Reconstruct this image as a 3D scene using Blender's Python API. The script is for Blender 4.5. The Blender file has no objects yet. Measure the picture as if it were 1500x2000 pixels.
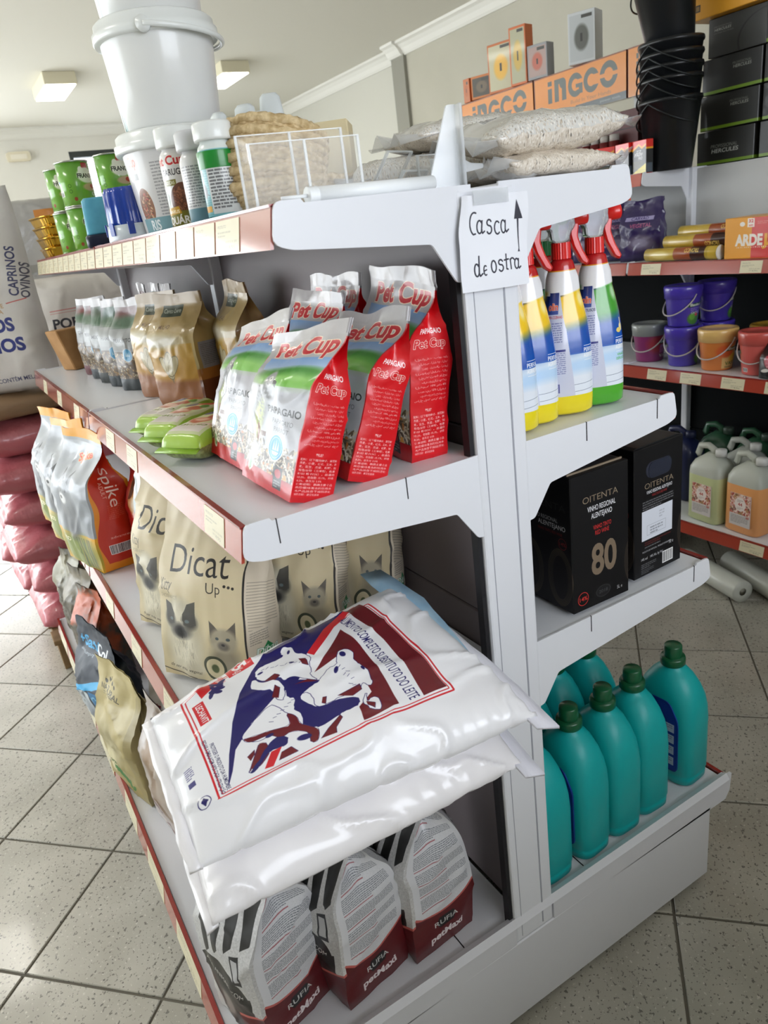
import bpy, bmesh, math, random
import numpy as np
from mathutils import Vector, Matrix, noise
SC = bpy.context.scene
COL = SC.collection
R = math.radians
# ------------------------------------------------------------------ camera, world, lights, exposure
cam_d = bpy.data.cameras.new('camera'); CAM = bpy.data.objects.new('camera', cam_d); COL.objects.link(CAM)
CAM.matrix_world = Matrix(((.849283, -(-.286170), -.445, 0), (-.514, .2510, -.8205, 0), (-.123, .9250, .3590, 1.40), (0, 0, 0, 1)))
_x = Vector((.849, -.514, -.123)); _z = -Vector((.445, .820, -.360))
_x.normalize(); _z = (_z - _x * _z.dot(_x)).normalized(); _y = _z.cross(_x)
CAM.matrix_world = Matrix(((_x.x, _y.x, _z.x, 0), (_x.y, _y.y, _z.y, 0), (_x.z, _y.z, _z.z, 1.40), (0, 0, 0, 1)))
cam_d.sensor_fit = 'VERTICAL'; cam_d.sensor_height = 36; cam_d.sensor_width = 27; cam_d.lens = 25.76
cam_d.clip_start = .02
cam_d.dof.use_dof = True; cam_d.dof.focus_distance = 1.25; cam_d.dof.aperture_fstop = 9
SC.camera = CAM
W = bpy.data.worlds.new('world'); SC.world = W; W.use_nodes = True
_bg = W.node_tree.nodes['Background']; _bg.inputs[0].default_value = (.86, .93, 1, 1); _bg.inputs[1].default_value = 2.0
def area(name, loc, rot, sx, sy, power, col=(1, 1, 1), spread=180):
    l = bpy.data.lights.new(name, 'AREA'); l.shape = 'RECTANGLE'; l.size = sx; l.size_y = sy; l.energy = power; l.color = col
    l.spread = R(spread)
    o = bpy.data.objects.new(name, l); COL.objects.link(o); o.location = loc; o.rotation_euler = rot; return o
# daylight through the shop-front glass behind the photographer, the glass front at the far end and the glass on the left
area('daylight_front', (.9, -2.25, 1.85), (R(90), 0, 0), 2.2, 1.5, 30, (.86, .90, 1))
area('daylight_far', (-1.5, 9.0, 1.45), (R(-90), 0, 0), 4.0, 2.2, 70, (.95, .98, 1))
area('daylight_left', (-3.4, 5.1, 1.55), (0, R(-90), 0), 2.0, 6.0, 80, (.92, .97, 1))
SC.view_settings.view_transform = 'Standard'; SC.view_settings.look = 'None'
SC.view_settings.gamma = 1; SC.view_settings.use_curve_mapping = False; SC.view_settings.exposure = 0.85
try:
    SC.cycles.use_denoising = True; SC.cycles.max_bounces = 8; SC.cycles.transmission_bounces = 8; SC.cycles.transparent_max_bounces = 12
    SC.cycles.diffuse_bounces = 4; SC.cycles.glossy_bounces = 4; SC.cycles.sample_clamp_indirect = 6; SC.cycles.caustics_reflective = False; SC.cycles.caustics_refractive = False
except Exception: pass
# ------------------------------------------------------------------ colours and materials
def srgb(c):
    if isinstance(c, str):
        c = c.lstrip('#'); c = [int(c[i:i + 2], 16) / 255 for i in (0, 2, 4)]
    return np.array(c[:3], float)
def lin(c):
    c = srgb(c); return tuple(np.where(c <= .04045, c / 12.92, ((c + .055) / 1.055) ** 2.4)) + (1,)
MC = {}
def _bump(nt, b, scale, strength, dist=.002, detail=3, coord='Object', stretch=None):
    tc = nt.nodes.new('ShaderNodeTexCoord'); n = nt.nodes.new('ShaderNodeTexNoise'); bp = nt.nodes.new('ShaderNodeBump')
    n.inputs['Scale'].default_value = scale; n.inputs['Detail'].default_value = detail
    bp.inputs['Strength'].default_value = strength; bp.inputs['Distance'].default_value = dist
    src = tc.outputs[coord]
    if stretch:
        mp = nt.nodes.new('ShaderNodeMapping'); mp.inputs['Scale'].default_value = stretch
        nt.links.new(src, mp.inputs[0]); src = mp.outputs[0]
    nt.links.new(src, n.inputs['Vector']); nt.links.new(n.outputs['Fac'], bp.inputs['Height']); nt.links.new(bp.outputs[0], b.inputs['Normal'])
def pm(name, col, rough=.5, metal=0, coat=0, bump=None, trans=0, ior=1.45, alpha=1, spec=.5, emit=None, mottle=None):
    if name in MC: return MC[name]
    m = bpy.data.materials.new(name); m.use_nodes = True; nt = m.node_tree; b = nt.nodes['Principled BSDF']
    b.inputs['Base Color'].default_value = lin(col); b.inputs['Roughness'].default_value = rough; b.inputs['Metallic'].default_value = metal
    b.inputs['Coat Weight'].default_value = coat; b.inputs['Coat Roughness'].default_value = .08
    b.inputs['Transmission Weight'].default_value = trans; b.inputs['IOR'].default_value = ior; b.inputs['Alpha'].default_value = alpha
    b.inputs['Specular IOR Level'].default_value = spec
    if emit: b.inputs['Emission Color'].default_value = lin(emit[0]); b.inputs['Emission Strength'].default_value = emit[1]
    if mottle:
        tc = nt.nodes.new('ShaderNodeTexCoord'); n = nt.nodes.new('ShaderNodeTexNoise'); n.inputs['Scale'].default_value = mottle[1]; n.inputs['Detail'].default_value = 6
        r = nt.nodes.new('ShaderNodeValToRGB'); r.color_ramp.elements[0].position = mottle[2] if len(mottle) > 2 else .35; r.color_ramp.elements[1].position = mottle[3] if len(mottle) > 3 else .65
        r.color_ramp.elements[0].color = lin(mottle[0]); r.color_ramp.elements[1].color = lin(col)
        nt.links.new(tc.outputs['Object'], n.inputs['Vector']); nt.links.new(n.outputs['Fac'], r.inputs[0]); nt.links.new(r.outputs[0], b.inputs['Base Color'])
    if bump: _bump(nt, b, *bump)
    MC[name] = m; return m
def im(name, cv, rough=.35, coat=0, bump=None, spec=.5, metal=0):
    if name in MC: return MC[name]
    m = bpy.data.materials.new(name); m.use_nodes = True; nt = m.node_tree; b = nt.nodes['Principled BSDF']
    t = nt.nodes.new('ShaderNodeTexImage'); t.image = cv.image(name); t.extension = 'EXTEND'
    nt.links.new(t.outputs[0], b.inputs['Base Color']); b.inputs['Roughness'].default_value = rough
    b.inputs['Coat Weight'].default_value = coat; b.inputs['Coat Roughness'].default_value = .06; b.inputs['Specular IOR Level'].default_value = spec; b.inputs['Metallic'].default_value = metal
    if bump: _bump(nt, b, *bump)
    MC[name] = m; return m
# ------------------------------------------------------------------ drawing flat print into a bitmap (millimetres, y down)
_TX = {}
def _glyphs(s, b):
    if (s, b) in _TX: return _TX[s, b]
    c = bpy.data.curves.new('t', 'FONT'); c.body = s; c.size = 1; c.resolution_u = 4; c.offset = b
    o = bpy.data.objects.new('t', c); COL.objects.link(o)
    dg = bpy.context.evaluated_depsgraph_get(); dg.update(); e = o.evaluated_get(dg); m = e.to_mesh(); m.calc_loop_triangles()
    v = np.empty(len(m.vertices) * 3, np.float32); m.vertices.foreach_get('co', v)
    t = np.empty(len(m.loop_triangles) * 3, np.int32); m.loop_triangles.foreach_get('vertices', t)
    r = v.reshape(-1, 3)[:, :2].copy(), t.reshape(-1, 3).copy(); e.to_mesh_clear()
    bpy.data.objects.remove(o); bpy.data.curves.remove(c); _TX[s, b] = r; return r
class Cv:
    def __init__(s, w, h, bg, ppm=3.0):
        s.w, s.h, s.p = w, h, ppm; s.W, s.H = int(w * ppm), int(h * ppm); s.a = np.empty((s.H, s.W, 3), np.float32); s.a[:] = srgb(bg); s.rng = np.random.default_rng(7)
    def _bl(s, m, x0, y0, c, al=1):
        h, w = m.shape; m = m[..., None] * al; v = s.a[y0:y0 + h, x0:x0 + w]; v += (srgb(c) - v) * m
    def rect(s, x0, y0, x1, y1, c, al=1):
        p = s.p; s.a_ = s.a[max(0, int(y0 * p)):max(0, int(y1 * p)), max(0, int(x0 * p)):max(0, int(x1 * p))]; s.a_ += (srgb(c) - s.a_) * al
    def grad(s, x0, y0, x1, y1, c0, c1):
        p = s.p; v = s.a[max(0, int(y0 * p)):int(y1 * p), max(0, int(x0 * p)):int(x1 * p)]
        t = np.linspace(0, 1, v.shape[0])[:, None, None]; v[:] = srgb(c0) * (1 - t) + srgb(c1) * t
    def poly(s, pts, c, al=1):
        q = np.array(pts, float) * s.p; x0, y0 = np.floor(q.min(0)).astype(int); x1, y1 = np.ceil(q.max(0)).astype(int) + 1
        x0, y0 = max(0, x0), max(0, y0); x1, y1 = min(s.W, x1), min(s.H, y1)
        if x1 <= x0 or y1 <= y0: return
        X, Y = np.meshgrid((np.arange((x1 - x0) * 2) + .5) / 2 + x0, (np.arange((y1 - y0) * 2) + .5) / 2 + y0)
        ins = np.zeros(X.shape, bool); n = len(q)
        for i in range(n):
            ax, ay = q[i]; bx, by = q[(i + 1) % n]
            if ay == by: continue
            ins ^= ((ay > Y) != (by > Y)) & (X < (bx - ax) * (Y - ay) / (by - ay) + ax)
        m = ins.reshape(y1 - y0, 2, x1 - x0, 2).mean((1, 3)); s._bl(m, x0, y0, c, al)
    def line(s, pts, wd, c, al=1):
        for (ax, ay), (bx, by) in zip(pts, pts[1:]):
            d = math.hypot(bx - ax, by - ay) or 1; nx, ny = -(by - ay) / d * wd / 2, (bx - ax) / d * wd / 2
            s.poly([(ax + nx, ay + ny), (bx + nx, by + ny), (bx - nx, by - ny), (ax - nx, ay - ny)], c, al)
    def ell(s, cx, cy, rx, ry, c, soft=0, rot=0, al=1, ring=0):
        p = s.p; cx, cy, rx, ry = cx * p, cy * p, rx * p, ry * p; e = max(rx, ry) * (1 + soft) + 2
        x0, y0, x1, y1 = max(0, int(cx - e)), max(0, int(cy - e)), min(s.W, int(cx + e) + 1), min(s.H, int(cy + e) + 1)
        if x1 <= x0 or y1 <= y0: return
        X, Y = np.meshgrid(np.arange(x0, x1) + .5 - cx, np.arange(y0, y1) + .5 - cy); t = R(rot); u = X * math.cos(t) + Y * math.sin(t); v = -X * math.sin(t) + Y * math.cos(t)
        d = np.sqrt((u / rx) ** 2 + (v / ry) ** 2); k = soft if soft else 1.2 / min(rx, ry)
        m = np.clip((1 - d) / k + .5, 0, 1)
        if ring: m = m * np.clip((d - (1 - ring)) / k + .5, 0, 1)
        s._bl(m, x0, y0, c, al)
    def text(s, tx, x, y, h, c, w=None, b=0, sh=0, rot=0, al='l', a=1, out=None):
        if out: s.text(tx, x, y, h, out[0], w, b + out[1], sh, rot, al, a)
        v, t = _glyphs(tx, b)
        if not len(v): return
        v0 = _glyphs(tx, 0)[0]; lo, hi = v0[:, 0].min(), v0[:, 0].max(); k = h / .70; kx = (w / (hi - lo)) if w else k
        q = v.copy(); q[:, 0] = (q[:, 0] - lo) * kx + q[:, 1] * k * sh; q[:, 1] *= -k; W_ = (hi - lo) * kx
        if al == 'c': q[:, 0] -= W_ / 2
        elif al == 'r': q[:, 0] -= W_
        r = R(rot); q = np.stack([q[:, 0] * math.cos(r) - q[:, 1] * math.sin(r), q[:, 0] * math.sin(r) + q[:, 1] * math.cos(r)], 1)
        q = (q + (x, y)) * s.p * 2
        x0, y0 = np.floor(q.min(0) / 2).astype(int); x1, y1 = np.ceil(q.max(0) / 2).astype(int) + 1
        m = np.zeros(((y1 - y0) * 2, (x1 - x0) * 2), bool); q -= (x0 * 2, y0 * 2)
        for tri in q[t]:
            a0 = np.floor(tri.min(0)).astype(int); a1 = np.ceil(tri.max(0)).astype(int) + 1
            X = np.arange(a0[0], a1[0]) + .5; Y = (np.arange(a0[1], a1[1]) + .5)[:, None]; (ax, ay), (bx, by), (cx, cy) = tri
            e0 = (bx - ax) * (Y - ay) - (by - ay) * (X - ax); e1 = (cx - bx) * (Y - by) - (cy - by) * (X - bx); e2 = (ax - cx) * (Y - cy) - (ay - cy) * (X - cx)
            k_ = ((e0 >= 0) & (e1 >= 0) & (e2 >= 0)) | ((e0 <= 0) & (e1 <= 0) & (e2 <= 0)); sub = m[a0[1]:a1[1], a0[0]:a1[0]]; sub |= k_[:sub.shape[0], :sub.shape[1]]
        m = m.reshape(y1 - y0, 2, x1 - x0, 2).mean((1, 3)); cx0, cy0 = max(0, -x0), max(0, -y0)
        m = m[cy0:max(cy0, s.H - y0), cx0:max(cx0, s.W - x0)]
        if m.size: s._bl(m, x0 + cx0, y0 + cy0, c, a)
    def para(s, x, y, w, n, lh, c, al=.8, fill=.55, last=.6):
        p = s.p
        for i in range(n):
            yy = int((y + i * lh) * p); hh = max(1, int(lh * p * fill)); W_ = int(w * p * (last if i == n - 1 else 1)); x0 = int(x * p)
            m = (s.rng.random((hh, W_)) * .6 + .4).astype(np.float32); k = 0
            while k < W_:
                k += int(s.rng.integers(4, 14) * max(1, lh * p / 5)); m[:, k:k + max(1, int(lh * p * .3))] = 0; k += 1
            v = s.a[yy:yy + hh, x0:x0 + W_]
            if v.size: m = m[:v.shape[0], :v.shape[1], None] * al; v += (srgb(c) - v) * m
    def bars(s, x, y, w, h, c='#111111', bg='#f4f4f4'):
        s.rect(x - 1.5, y - 1.5, x + w + 1.5, y + h + 1.5, bg); k = x
        while k < x + w - .5:
            t = s.rng.choice([.4, .7, 1.0]); s.rect(k, y, k + t, y + h, c); k += t + s.rng.choice([.4, .7, 1.0])
    def specks(s, x0, y0, x1, y1, n, cols, rx, ry, al=1):
        for i in range(n):
            s.ell(s.rng.uniform(x0, x1), s.rng.uniform(y0, y1), rx * s.rng.uniform(.6, 1.2), ry * s.rng.uniform(.6, 1.2), cols[int(s.rng.integers(len(cols)))], 0, s.rng.uniform(0, 180), al)
    def grain(s, x0, y0, x1, y1, amp, cell=2):
        p = s.p; v = s.a[int(y0 * p):int(y1 * p), int(x0 * p):int(x1 * p)]; h, w = v.shape[:2]
        n = s.rng.normal(0, amp, (h // cell + 1, w // cell + 1)); v += np.kron(n, np.ones((cell, cell)))[:h, :w, None]
    def image(s, name):
        im_ = bpy.data.images.new(name, s.W, s.H); px = np.ones((s.H, s.W, 4), np.float32); px[..., :3] = np.clip(s.a[::-1], 0, 1)
        im_.pixels.foreach_set(px.ravel()); im_.update(); im_.pack(); return im_
# ------------------------------------------------------------------ objects
def mesh(name, V, F, mats, uv=None, smooth=False, mi=None, crease=None):
    me = bpy.data.meshes.new(name); me.from_pydata([tuple(v) for v in V], [], F)
    for m in (mats if isinstance(mats, (list, tuple)) else [mats]): me.materials.append(m)
    if uv is not None:
        l = me.uv_layers.new(name='UVMap'); vi = np.empty(len(me.loops), np.int32); me.loops.foreach_get('vertex_index', vi)
        uv = np.asarray(uv, np.float32)
        l.data.foreach_set('uv', (uv[vi] if len(uv) == len(V) else uv).ravel())
    if smooth: me.polygons.foreach_set('use_smooth', [True] * len(F))
    if mi is not None: me.polygons.foreach_set('material_index', mi)
    me.update(); return me
def link(name, me, parent=None, loc=(0, 0, 0), rot=(0, 0, 0), scale=None):
    o = bpy.data.objects.new(name, me); COL.objects.link(o); o.location = loc; o.rotation_euler = rot
    if scale: o.scale = scale
    if parent: o.parent = parent
    return o
def tag(o, label, cat, group=None):
    o['label'] = label; o['category'] = cat
    if group: o['group'] = group
    return o
def thing(name, label, cat, loc=(0, 0, 0), rot=(0, 0, 0), group=None, scale=None):
    return tag(link(name, None, None, loc, rot, scale), label, cat, group)
def dup(root, label, loc, rot=(0, 0, 0), scale=None):
    r = root.copy(); COL.objects.link(r); r.location = loc; r.rotation_euler = rot; r['label'] = label
    if scale: r.scale = scale
    for ch in root.children:
        c = ch.copy(); COL.objects.link(c); c.parent = r
        for g in ch.children:
            d = g.copy(); COL.objects.link(d); d.parent = c
    return r
def bmo(name, bm, mat, parent=None, loc=(0, 0, 0), rot=(0, 0, 0), smooth=False, bevel=0, seg=1):
    if bevel: bmesh.ops.bevel(bm, geom=list(bm.edges), offset=bevel, segments=seg, affect='EDGES', profile=.5)
    me = bpy.data.meshes.new(name); bm.to_mesh(me); bm.free()
    for m in (mat if isinstance(mat, (list, tuple)) else [mat]): me.materials.append(m)
    if smooth: me.polygons.foreach_set('use_smooth', [True] * len(me.polygons))
    return link(name, me, parent, loc, rot)
def bx(bm, x0, y0, z0, x1, y1, z1):
    r = bmesh.ops.create_cube(bm, size=1)['verts']
    for v in r: v.co = Vector((x0 + (v.co.x + .5) * (x1 - x0), y0 + (v.co.y + .5) * (y1 - y0), z0 + (v.co.z + .5) * (z1 - z0)))
    return r
def box(name, b, mat, parent=None, bevel=0, loc=(0, 0, 0), rot=(0, 0, 0)):
    bm = bmesh.new(); bx(bm, *b); return bmo(name, bm, mat, parent, loc, rot, bevel=bevel)
def prism(name, pts, a, b, mat, parent=None, axis='y', bevel=0, loc=(0, 0, 0), rot=(0, 0, 0), smooth=False):
    bm = bmesh.new(); f = {'y': lambda p, t: (p[0], t, p[1]), 'x': lambda p, t: (t, p[0], p[1]), 'z': lambda p, t: (p[0], p[1], t)}[axis]
    A = [bm.verts.new(f(p, a)) for p in pts]; B = [bm.verts.new(f(p, b)) for p in pts]; n = len(pts)
    bm.faces.new(A); bm.faces.new(B[::-1])
    for i in range(n): bm.faces.new((A[i], B[i], B[(i + 1) % n], A[(i + 1) % n]))
    bmesh.ops.recalc_face_normals(bm, faces=bm.faces)
    return bmo(name, bm, mat, parent, loc, rot, bevel=bevel, smooth=smooth)
def rounded(pts, r, n=4):
    out = []; N = len(pts)
    for i in range(N):
        p, a, b = Vector(pts[i]), Vector(pts[i - 1]), Vector(pts[(i + 1) % N]); rr = r[i] if isinstance(r, (list, tuple)) else r
        if rr <= 0: out.append(tuple(p)); continue
        d1 = (a - p).normalized() * min(rr, (a - p).length * .49); d2 = (b - p).normalized() * min(rr, (b - p).length * .49)
        for k in range(n + 1):
            t = k / n; out.append(tuple(p + d1 * (1 - t) ** 2 + d2 * t ** 2))
    return out
def tube(name, pts, r, mat, parent=None, n=8, closed=False, loc=(0, 0, 0), rot=(0, 0, 0)):
    P = [Vector(p) for p in pts]; V = []; F = []; up = Vector((0, 0, 1)); N = len(P)
    for i, p in enumerate(P):
        t = ((P[(i + 1) % N] if closed or i < N - 1 else p) - (P[i - 1] if closed or i else p)).normalized()
        s_ = t.cross(up)
        if s_.length < .05: s_ = t.cross(Vector((1, 0, 0)))
        s_.normalize(); u = s_.cross(t); rr = r[i] if isinstance(r, (list, tuple)) else r
        V += [p + (s_ * math.cos(2 * math.pi * k / n) + u * math.sin(2 * math.pi * k / n)) * rr for k in range(n)]
    for i in range(N if closed else N - 1):
        j = (i + 1) % N; F += [(i * n + k, i * n + (k + 1) % n, j * n + (k + 1) % n, j * n + k) for k in range(n)]
    if not closed: F += [tuple(range(n))[::-1], tuple((N - 1) * n + k for k in range(n))]
    return link(name, mesh(name, V, F, mat, smooth=True), parent, loc, rot)
def lathe(name, prof, mat, parent=None, n=40, loc=(0, 0, 0), rot=(0, 0, 0), cap0=True, cap1=True, sq=None, vr=None, mis=None, u0=0, wob=0, seed=0):
    """prof: (rx, z) or (rx, ry, z); sq: superellipse exponent per ring; UV u round from -x by -y, v by height"""
    V = []; UV = []; F = []; mi = []; Z = [p[-1] for p in prof]; z0, z1 = vr or (min(Z), max(Z))
    for i, p in enumerate(prof):
        rx, ry, z = p if len(p) == 3 else (p[0], p[0], p[1]); e = (sq[i] if isinstance(sq, (list, tuple)) else sq) if sq else 2
        for k in range(n + 1):
            a = 2 * math.pi * k / n - math.pi / 2 - math.pi + u0; c, s_ = math.cos(a), math.sin(a)
            c = math.copysign(abs(c) ** (2 / e), c); s_ = math.copysign(abs(s_) ** (2 / e), s_)
            x, y = rx * c, ry * s_
            if wob:
                q = noise.noise_vector(Vector((x * 9, y * 9, z * 9 + seed))) * wob; x += q.x; y += q.y; z_ = z + q.z * .5
            else: z_ = z
            V.append((x, y, z_)); UV.append((k / n, (z - z0) / ((z1 - z0) or 1)))
    m = n + 1
    for i in range(len(prof) - 1):
        for k in range(n): F.append((i * m + k, i * m + k + 1, (i + 1) * m + k + 1, (i + 1) * m + k)); mi.append(mis[i] if mis else 0)
    if cap0: F.append(tuple(range(n))[::-1]); mi.append(mis[0] if mis else 0)
    if cap1: F.append(tuple((len(prof) - 1) * m + k for k in range(n))); mi.append(mis[-1] if mis else 0)
    me = mesh(name, V, F, mat, UV, True, mi)
    bm = bmesh.new(); bm.from_mesh(me); bmesh.ops.remove_doubles(bm, verts=bm.verts, dist=1e-6); bmesh.ops.recalc_face_normals(bm, faces=bm.faces); bm.to_mesh(me); bm.free()
    return link(name, me, parent, loc, rot)
def shade(o, ang=35):
    me = o.data
    try: me.set_sharp_from_angle(angle=R(ang))
    except Exception: pass
    return o
sm = lambda t: 0 if t <= 0 else 1 if t >= 1 else t * t * (3 - 2 * t)
def bag(w, d, h, mat, parent, seed=0, top=.62, end=.93, bulge=.01, amp=.0025, freq=16, name='pouch', seal_mat=None, seal=True, lean=0, widen=.0, foot=.97, nz=42, twist=0, crimp=.0012, droop=0):
    """gusseted bag: front towards -y, width along x; UV runs front, right, back, left"""
    P = 2 * (w + d); nf, ns = 26, 13
    us = [0 + i / nf * w for i in range(nf)] + [w + i / ns * d for i in range(ns)] + [w + d + i / nf * w for i in range(nf)] + [2 * w + d + i / ns * d for i in range(ns)] + [P]
    V = []; UV = []; F = []; rows = [i / nz for i in range(nz + 1)]; n = len(us)
    rnd = Vector((seed * 3.7, seed * 1.3, seed * 2.1))
    for t in rows:
        k = sm((t - top) / (end - top)); D = d * (1 - k) + .0025 * k; Wd = w * (1 + widen * k)
        if t < .06: f = foot + (1 - foot) * sm(t / .06)
        else: f = 1
        bl = bulge * math.sin(math.pi * min(1, t / end) ** .8) * (1 - .7 * k)
        for u in us:
            if u <= w: x, y = (u / w - .5) * Wd, -D / 2 - bl * (1 - (2 * u / w - 1) ** 2); 
            elif u <= w + d: q = (u - w) / d; x, y = Wd / 2 - (d - D) * .48 * (1 - abs(2 * q - 1)) + bl * .5 * (1 - (2 * q - 1) ** 2) * (1 - k), (q - .5) * D
            elif u <= 2 * w + d: q = (u - w - d) / w; x, y = (.5 - q) * Wd, D / 2 + bl * (1 - (2 * q - 1) ** 2)
            else: q = (u - 2 * w - d) / d; x, y = -Wd / 2 + (d - D) * .48 * (1 - abs(2 * q - 1)) - bl * .5 * (1 - (2 * q - 1) ** 2) * (1 - k), (.5 - q) * D
            # soften the long edges
            x *= f; y *= f; z = t * h
            p = Vector((x, y, z)); nv = noise.noise_vector(p * freq + rnd) * amp * (.5 + 1.3 * t); nv2 = noise.noise_vector(p * freq * 2.7 + rnd) * amp * .45
            cr = abs(noise.noise(Vector((x * 30, y * 30, z * 9)) + rnd)); rg = max(0, .16 - abs(noise.noise(p * freq * 1.25 - rnd))) / .16; rg = rg * rg * amp * (.35 + .9 * t)
            x += nv.x * .7 + nv2.x; y += (nv.y * 1.5 + nv2.y + (crimp * 2 * (cr - .3))) * (1 if k < .98 else .6)
            q_ = math.hypot(x, y) or 1; x += rg * x / q_; y += rg * y / q_ * 1.2; y += lean * t * t * h; z += (nv.z * .6 if .02 < t < .98 else 0) + (nv.z * 1.2 if t >= .98 else 0)
            z += droop * (x / w) * t * t
            V.append((x, y, max(0, z))); UV.append((u / P, t))
    for i in range(nz):
        for j in range(n - 1): F.append((i * n + j, i * n + j + 1, (i + 1) * n + j + 1, (i + 1) * n + j))
    F.append(tuple(range(n - 1))[::-1])
    ns_ = int(end * nz + .999) if seal else nz
    Fb = [f for f in F if min(f) < ns_ * n] if seal else F
    me = mesh(name, V, Fb, mat, UV, True); b = link(name, me, parent); shade(b, 50)
    if seal:
        Fs = [tuple(v - ns_ * n for v in f) for f in F if min(f) >= ns_ * n]
        link('top_seal', mesh('top_seal', V[ns_ * n:], Fs, seal_mat or mat, UV[ns_ * n:], True), parent)
    return b
def pillow(c, T, mat, mat2, parent, name='sack_body', nu=44, nv=30, pu=3.2, pv=2.6, seed=0, amp=.004, freq=12, puck=.004, flat=.5, sagx=0, kx=70):
    """c: corners near-left, near-right, far-right, far-left of the mid surface; thickness T"""
    c = [Vector(p) for p in c]; V = []; UV = []; F = []; mi = []; rnd = Vector((seed * 2.3, seed * 5.1, seed))
    up = ((c[1] - c[0]).cross(c[3] - c[0])).normalized()
    def mid(u, v): return c[0] * (1 - u) * (1 - v) + c[1] * u * (1 - v) + c[2] * u * v + c[3] * (1 - u) * v
    for s_ in (1, -1):
        for j in range(nv + 1):
            for i in range(nu + 1):
                u, v = i / nu, j / nv; p = mid(u, v)
                eu, ev = 1 - abs(2 * u - 1) ** pu, 1 - abs(2 * v - 1) ** pv; t = T / 2 * max(0, eu) ** .5 * max(0, ev) ** .5
                q = noise.noise_vector(p * freq + rnd); q2 = noise.noise(p * freq * 2.6 + rnd)
                edge = 1 - min(eu, ev); w_ = math.sin((u if ev < eu else v) * kx * (1 + .25 * q.y) + 5 * q.x) * puck * edge ** 2 * (.4 + q.z); rg = max(0, .15 - abs(noise.noise(Vector((p.x * 11, p.y * 19, p.z * 9)) + rnd))) / .15; w_ += rg * rg * amp * (.5 + .8 * edge)
                k = (1 if s_ > 0 else flat)
                V.append(p + up * (s_ * t * (1 if s_ > 0 else 1) + (q.z * amp + q2 * amp * .5) * min(1, t / (T * .2)) * k + w_) + Vector((q.x, q.y, 0)) * amp * .8 * (1 - edge * .5)); UV.append((u, v))
    m = (nu + 1); off = m * (nv + 1)
    for j in range(nv):
        for i in range(nu):
            a = j * m + i; F.append((a, a + 1, a + m + 1, a + m)); mi.append(0)
            a += off; F.append((a, a + m, a + m + 1, a + 1)); mi.append(1)
    me = mesh(name, V, F, [mat, mat2], UV, True, mi)
    bm = bmesh.new(); bm.from_mesh(me); bmesh.ops.remove_doubles(bm, verts=bm.verts, dist=2e-5); bm.to_mesh(me); bm.free()
    return link(name, me, parent)
def strip(name, A, B, mat, parent, th=.0015, seed=0, amp=.003, uvflip=False):
    """ribbon between two polylines A and B with a little thickness"""
    n = len(A); V = []; F = []; UV = []; 
    for k, s_ in ((0, 1), (1, -1)):
        for i in range(n):
            for j, Q in enumerate((A, B)):
                p = Vector(Q[i]); q = noise.noise_vector(p * 25 + Vector((seed, seed, seed))) * amp
                V.append(p + q + Vector((0, 0, s_ * th / 2))); UV.append((i / (n - 1), j))
    for i in range(n - 1):
        a = 2 * i; F.append((a, a + 2, a + 3, a + 1)); b = 2 * n + a; F.append((b, b + 1, b + 3, b + 2))
        F.append((a, b, b + 2, a + 2)); F.append((a + 1, a + 3, b + 3, b + 1))
    F.append((0, 1, 2 * n + 1, 2 * n)); F.append((2 * n - 2, 4 * n - 2, 4 * n - 1, 2 * n - 1))
    return link(name, mesh(name, V, F, mat, UV, True), parent)
def pbox(name, w, d, h, mat, parent=None, bevel=.0015, loc=(0, 0, 0), rot=(0, 0, 0)):
    """printed box standing on z=0, front towards -y; UV: front, right, back, left side by side, top and bottom plain from the last corner"""
    P = 2 * (w + d); us = [0, w / P, (w + d) / P, (2 * w + d) / P, 1]
    xy = [(-w / 2, -d / 2), (w / 2, -d / 2), (w / 2, d / 2), (-w / 2, d / 2)]
    V = [(x, y, 0) for x, y in xy] + [(x, y, h) for x, y in xy]; F = []; uv = []
    for i in range(4):
        j = (i + 1) % 4; F.append((i, j, j + 4, i + 4)); uv += [(us[i], 0), (us[i + 1], 0), (us[i + 1], 1), (us[i], 1)]
    F += [(4, 5, 6, 7), (3, 2, 1, 0)]; uv += [(.998, .995)] * 8
    o = link(name, mesh(name, V, F, mat, uv), parent, loc, rot)
    if bevel:
        bm = bmesh.new(); bm.from_mesh(o.data); bmesh.ops.bevel(bm, geom=list(bm.edges), offset=bevel, segments=1, affect='EDGES'); bm.to_mesh(o.data); bm.free()
    return o
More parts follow.
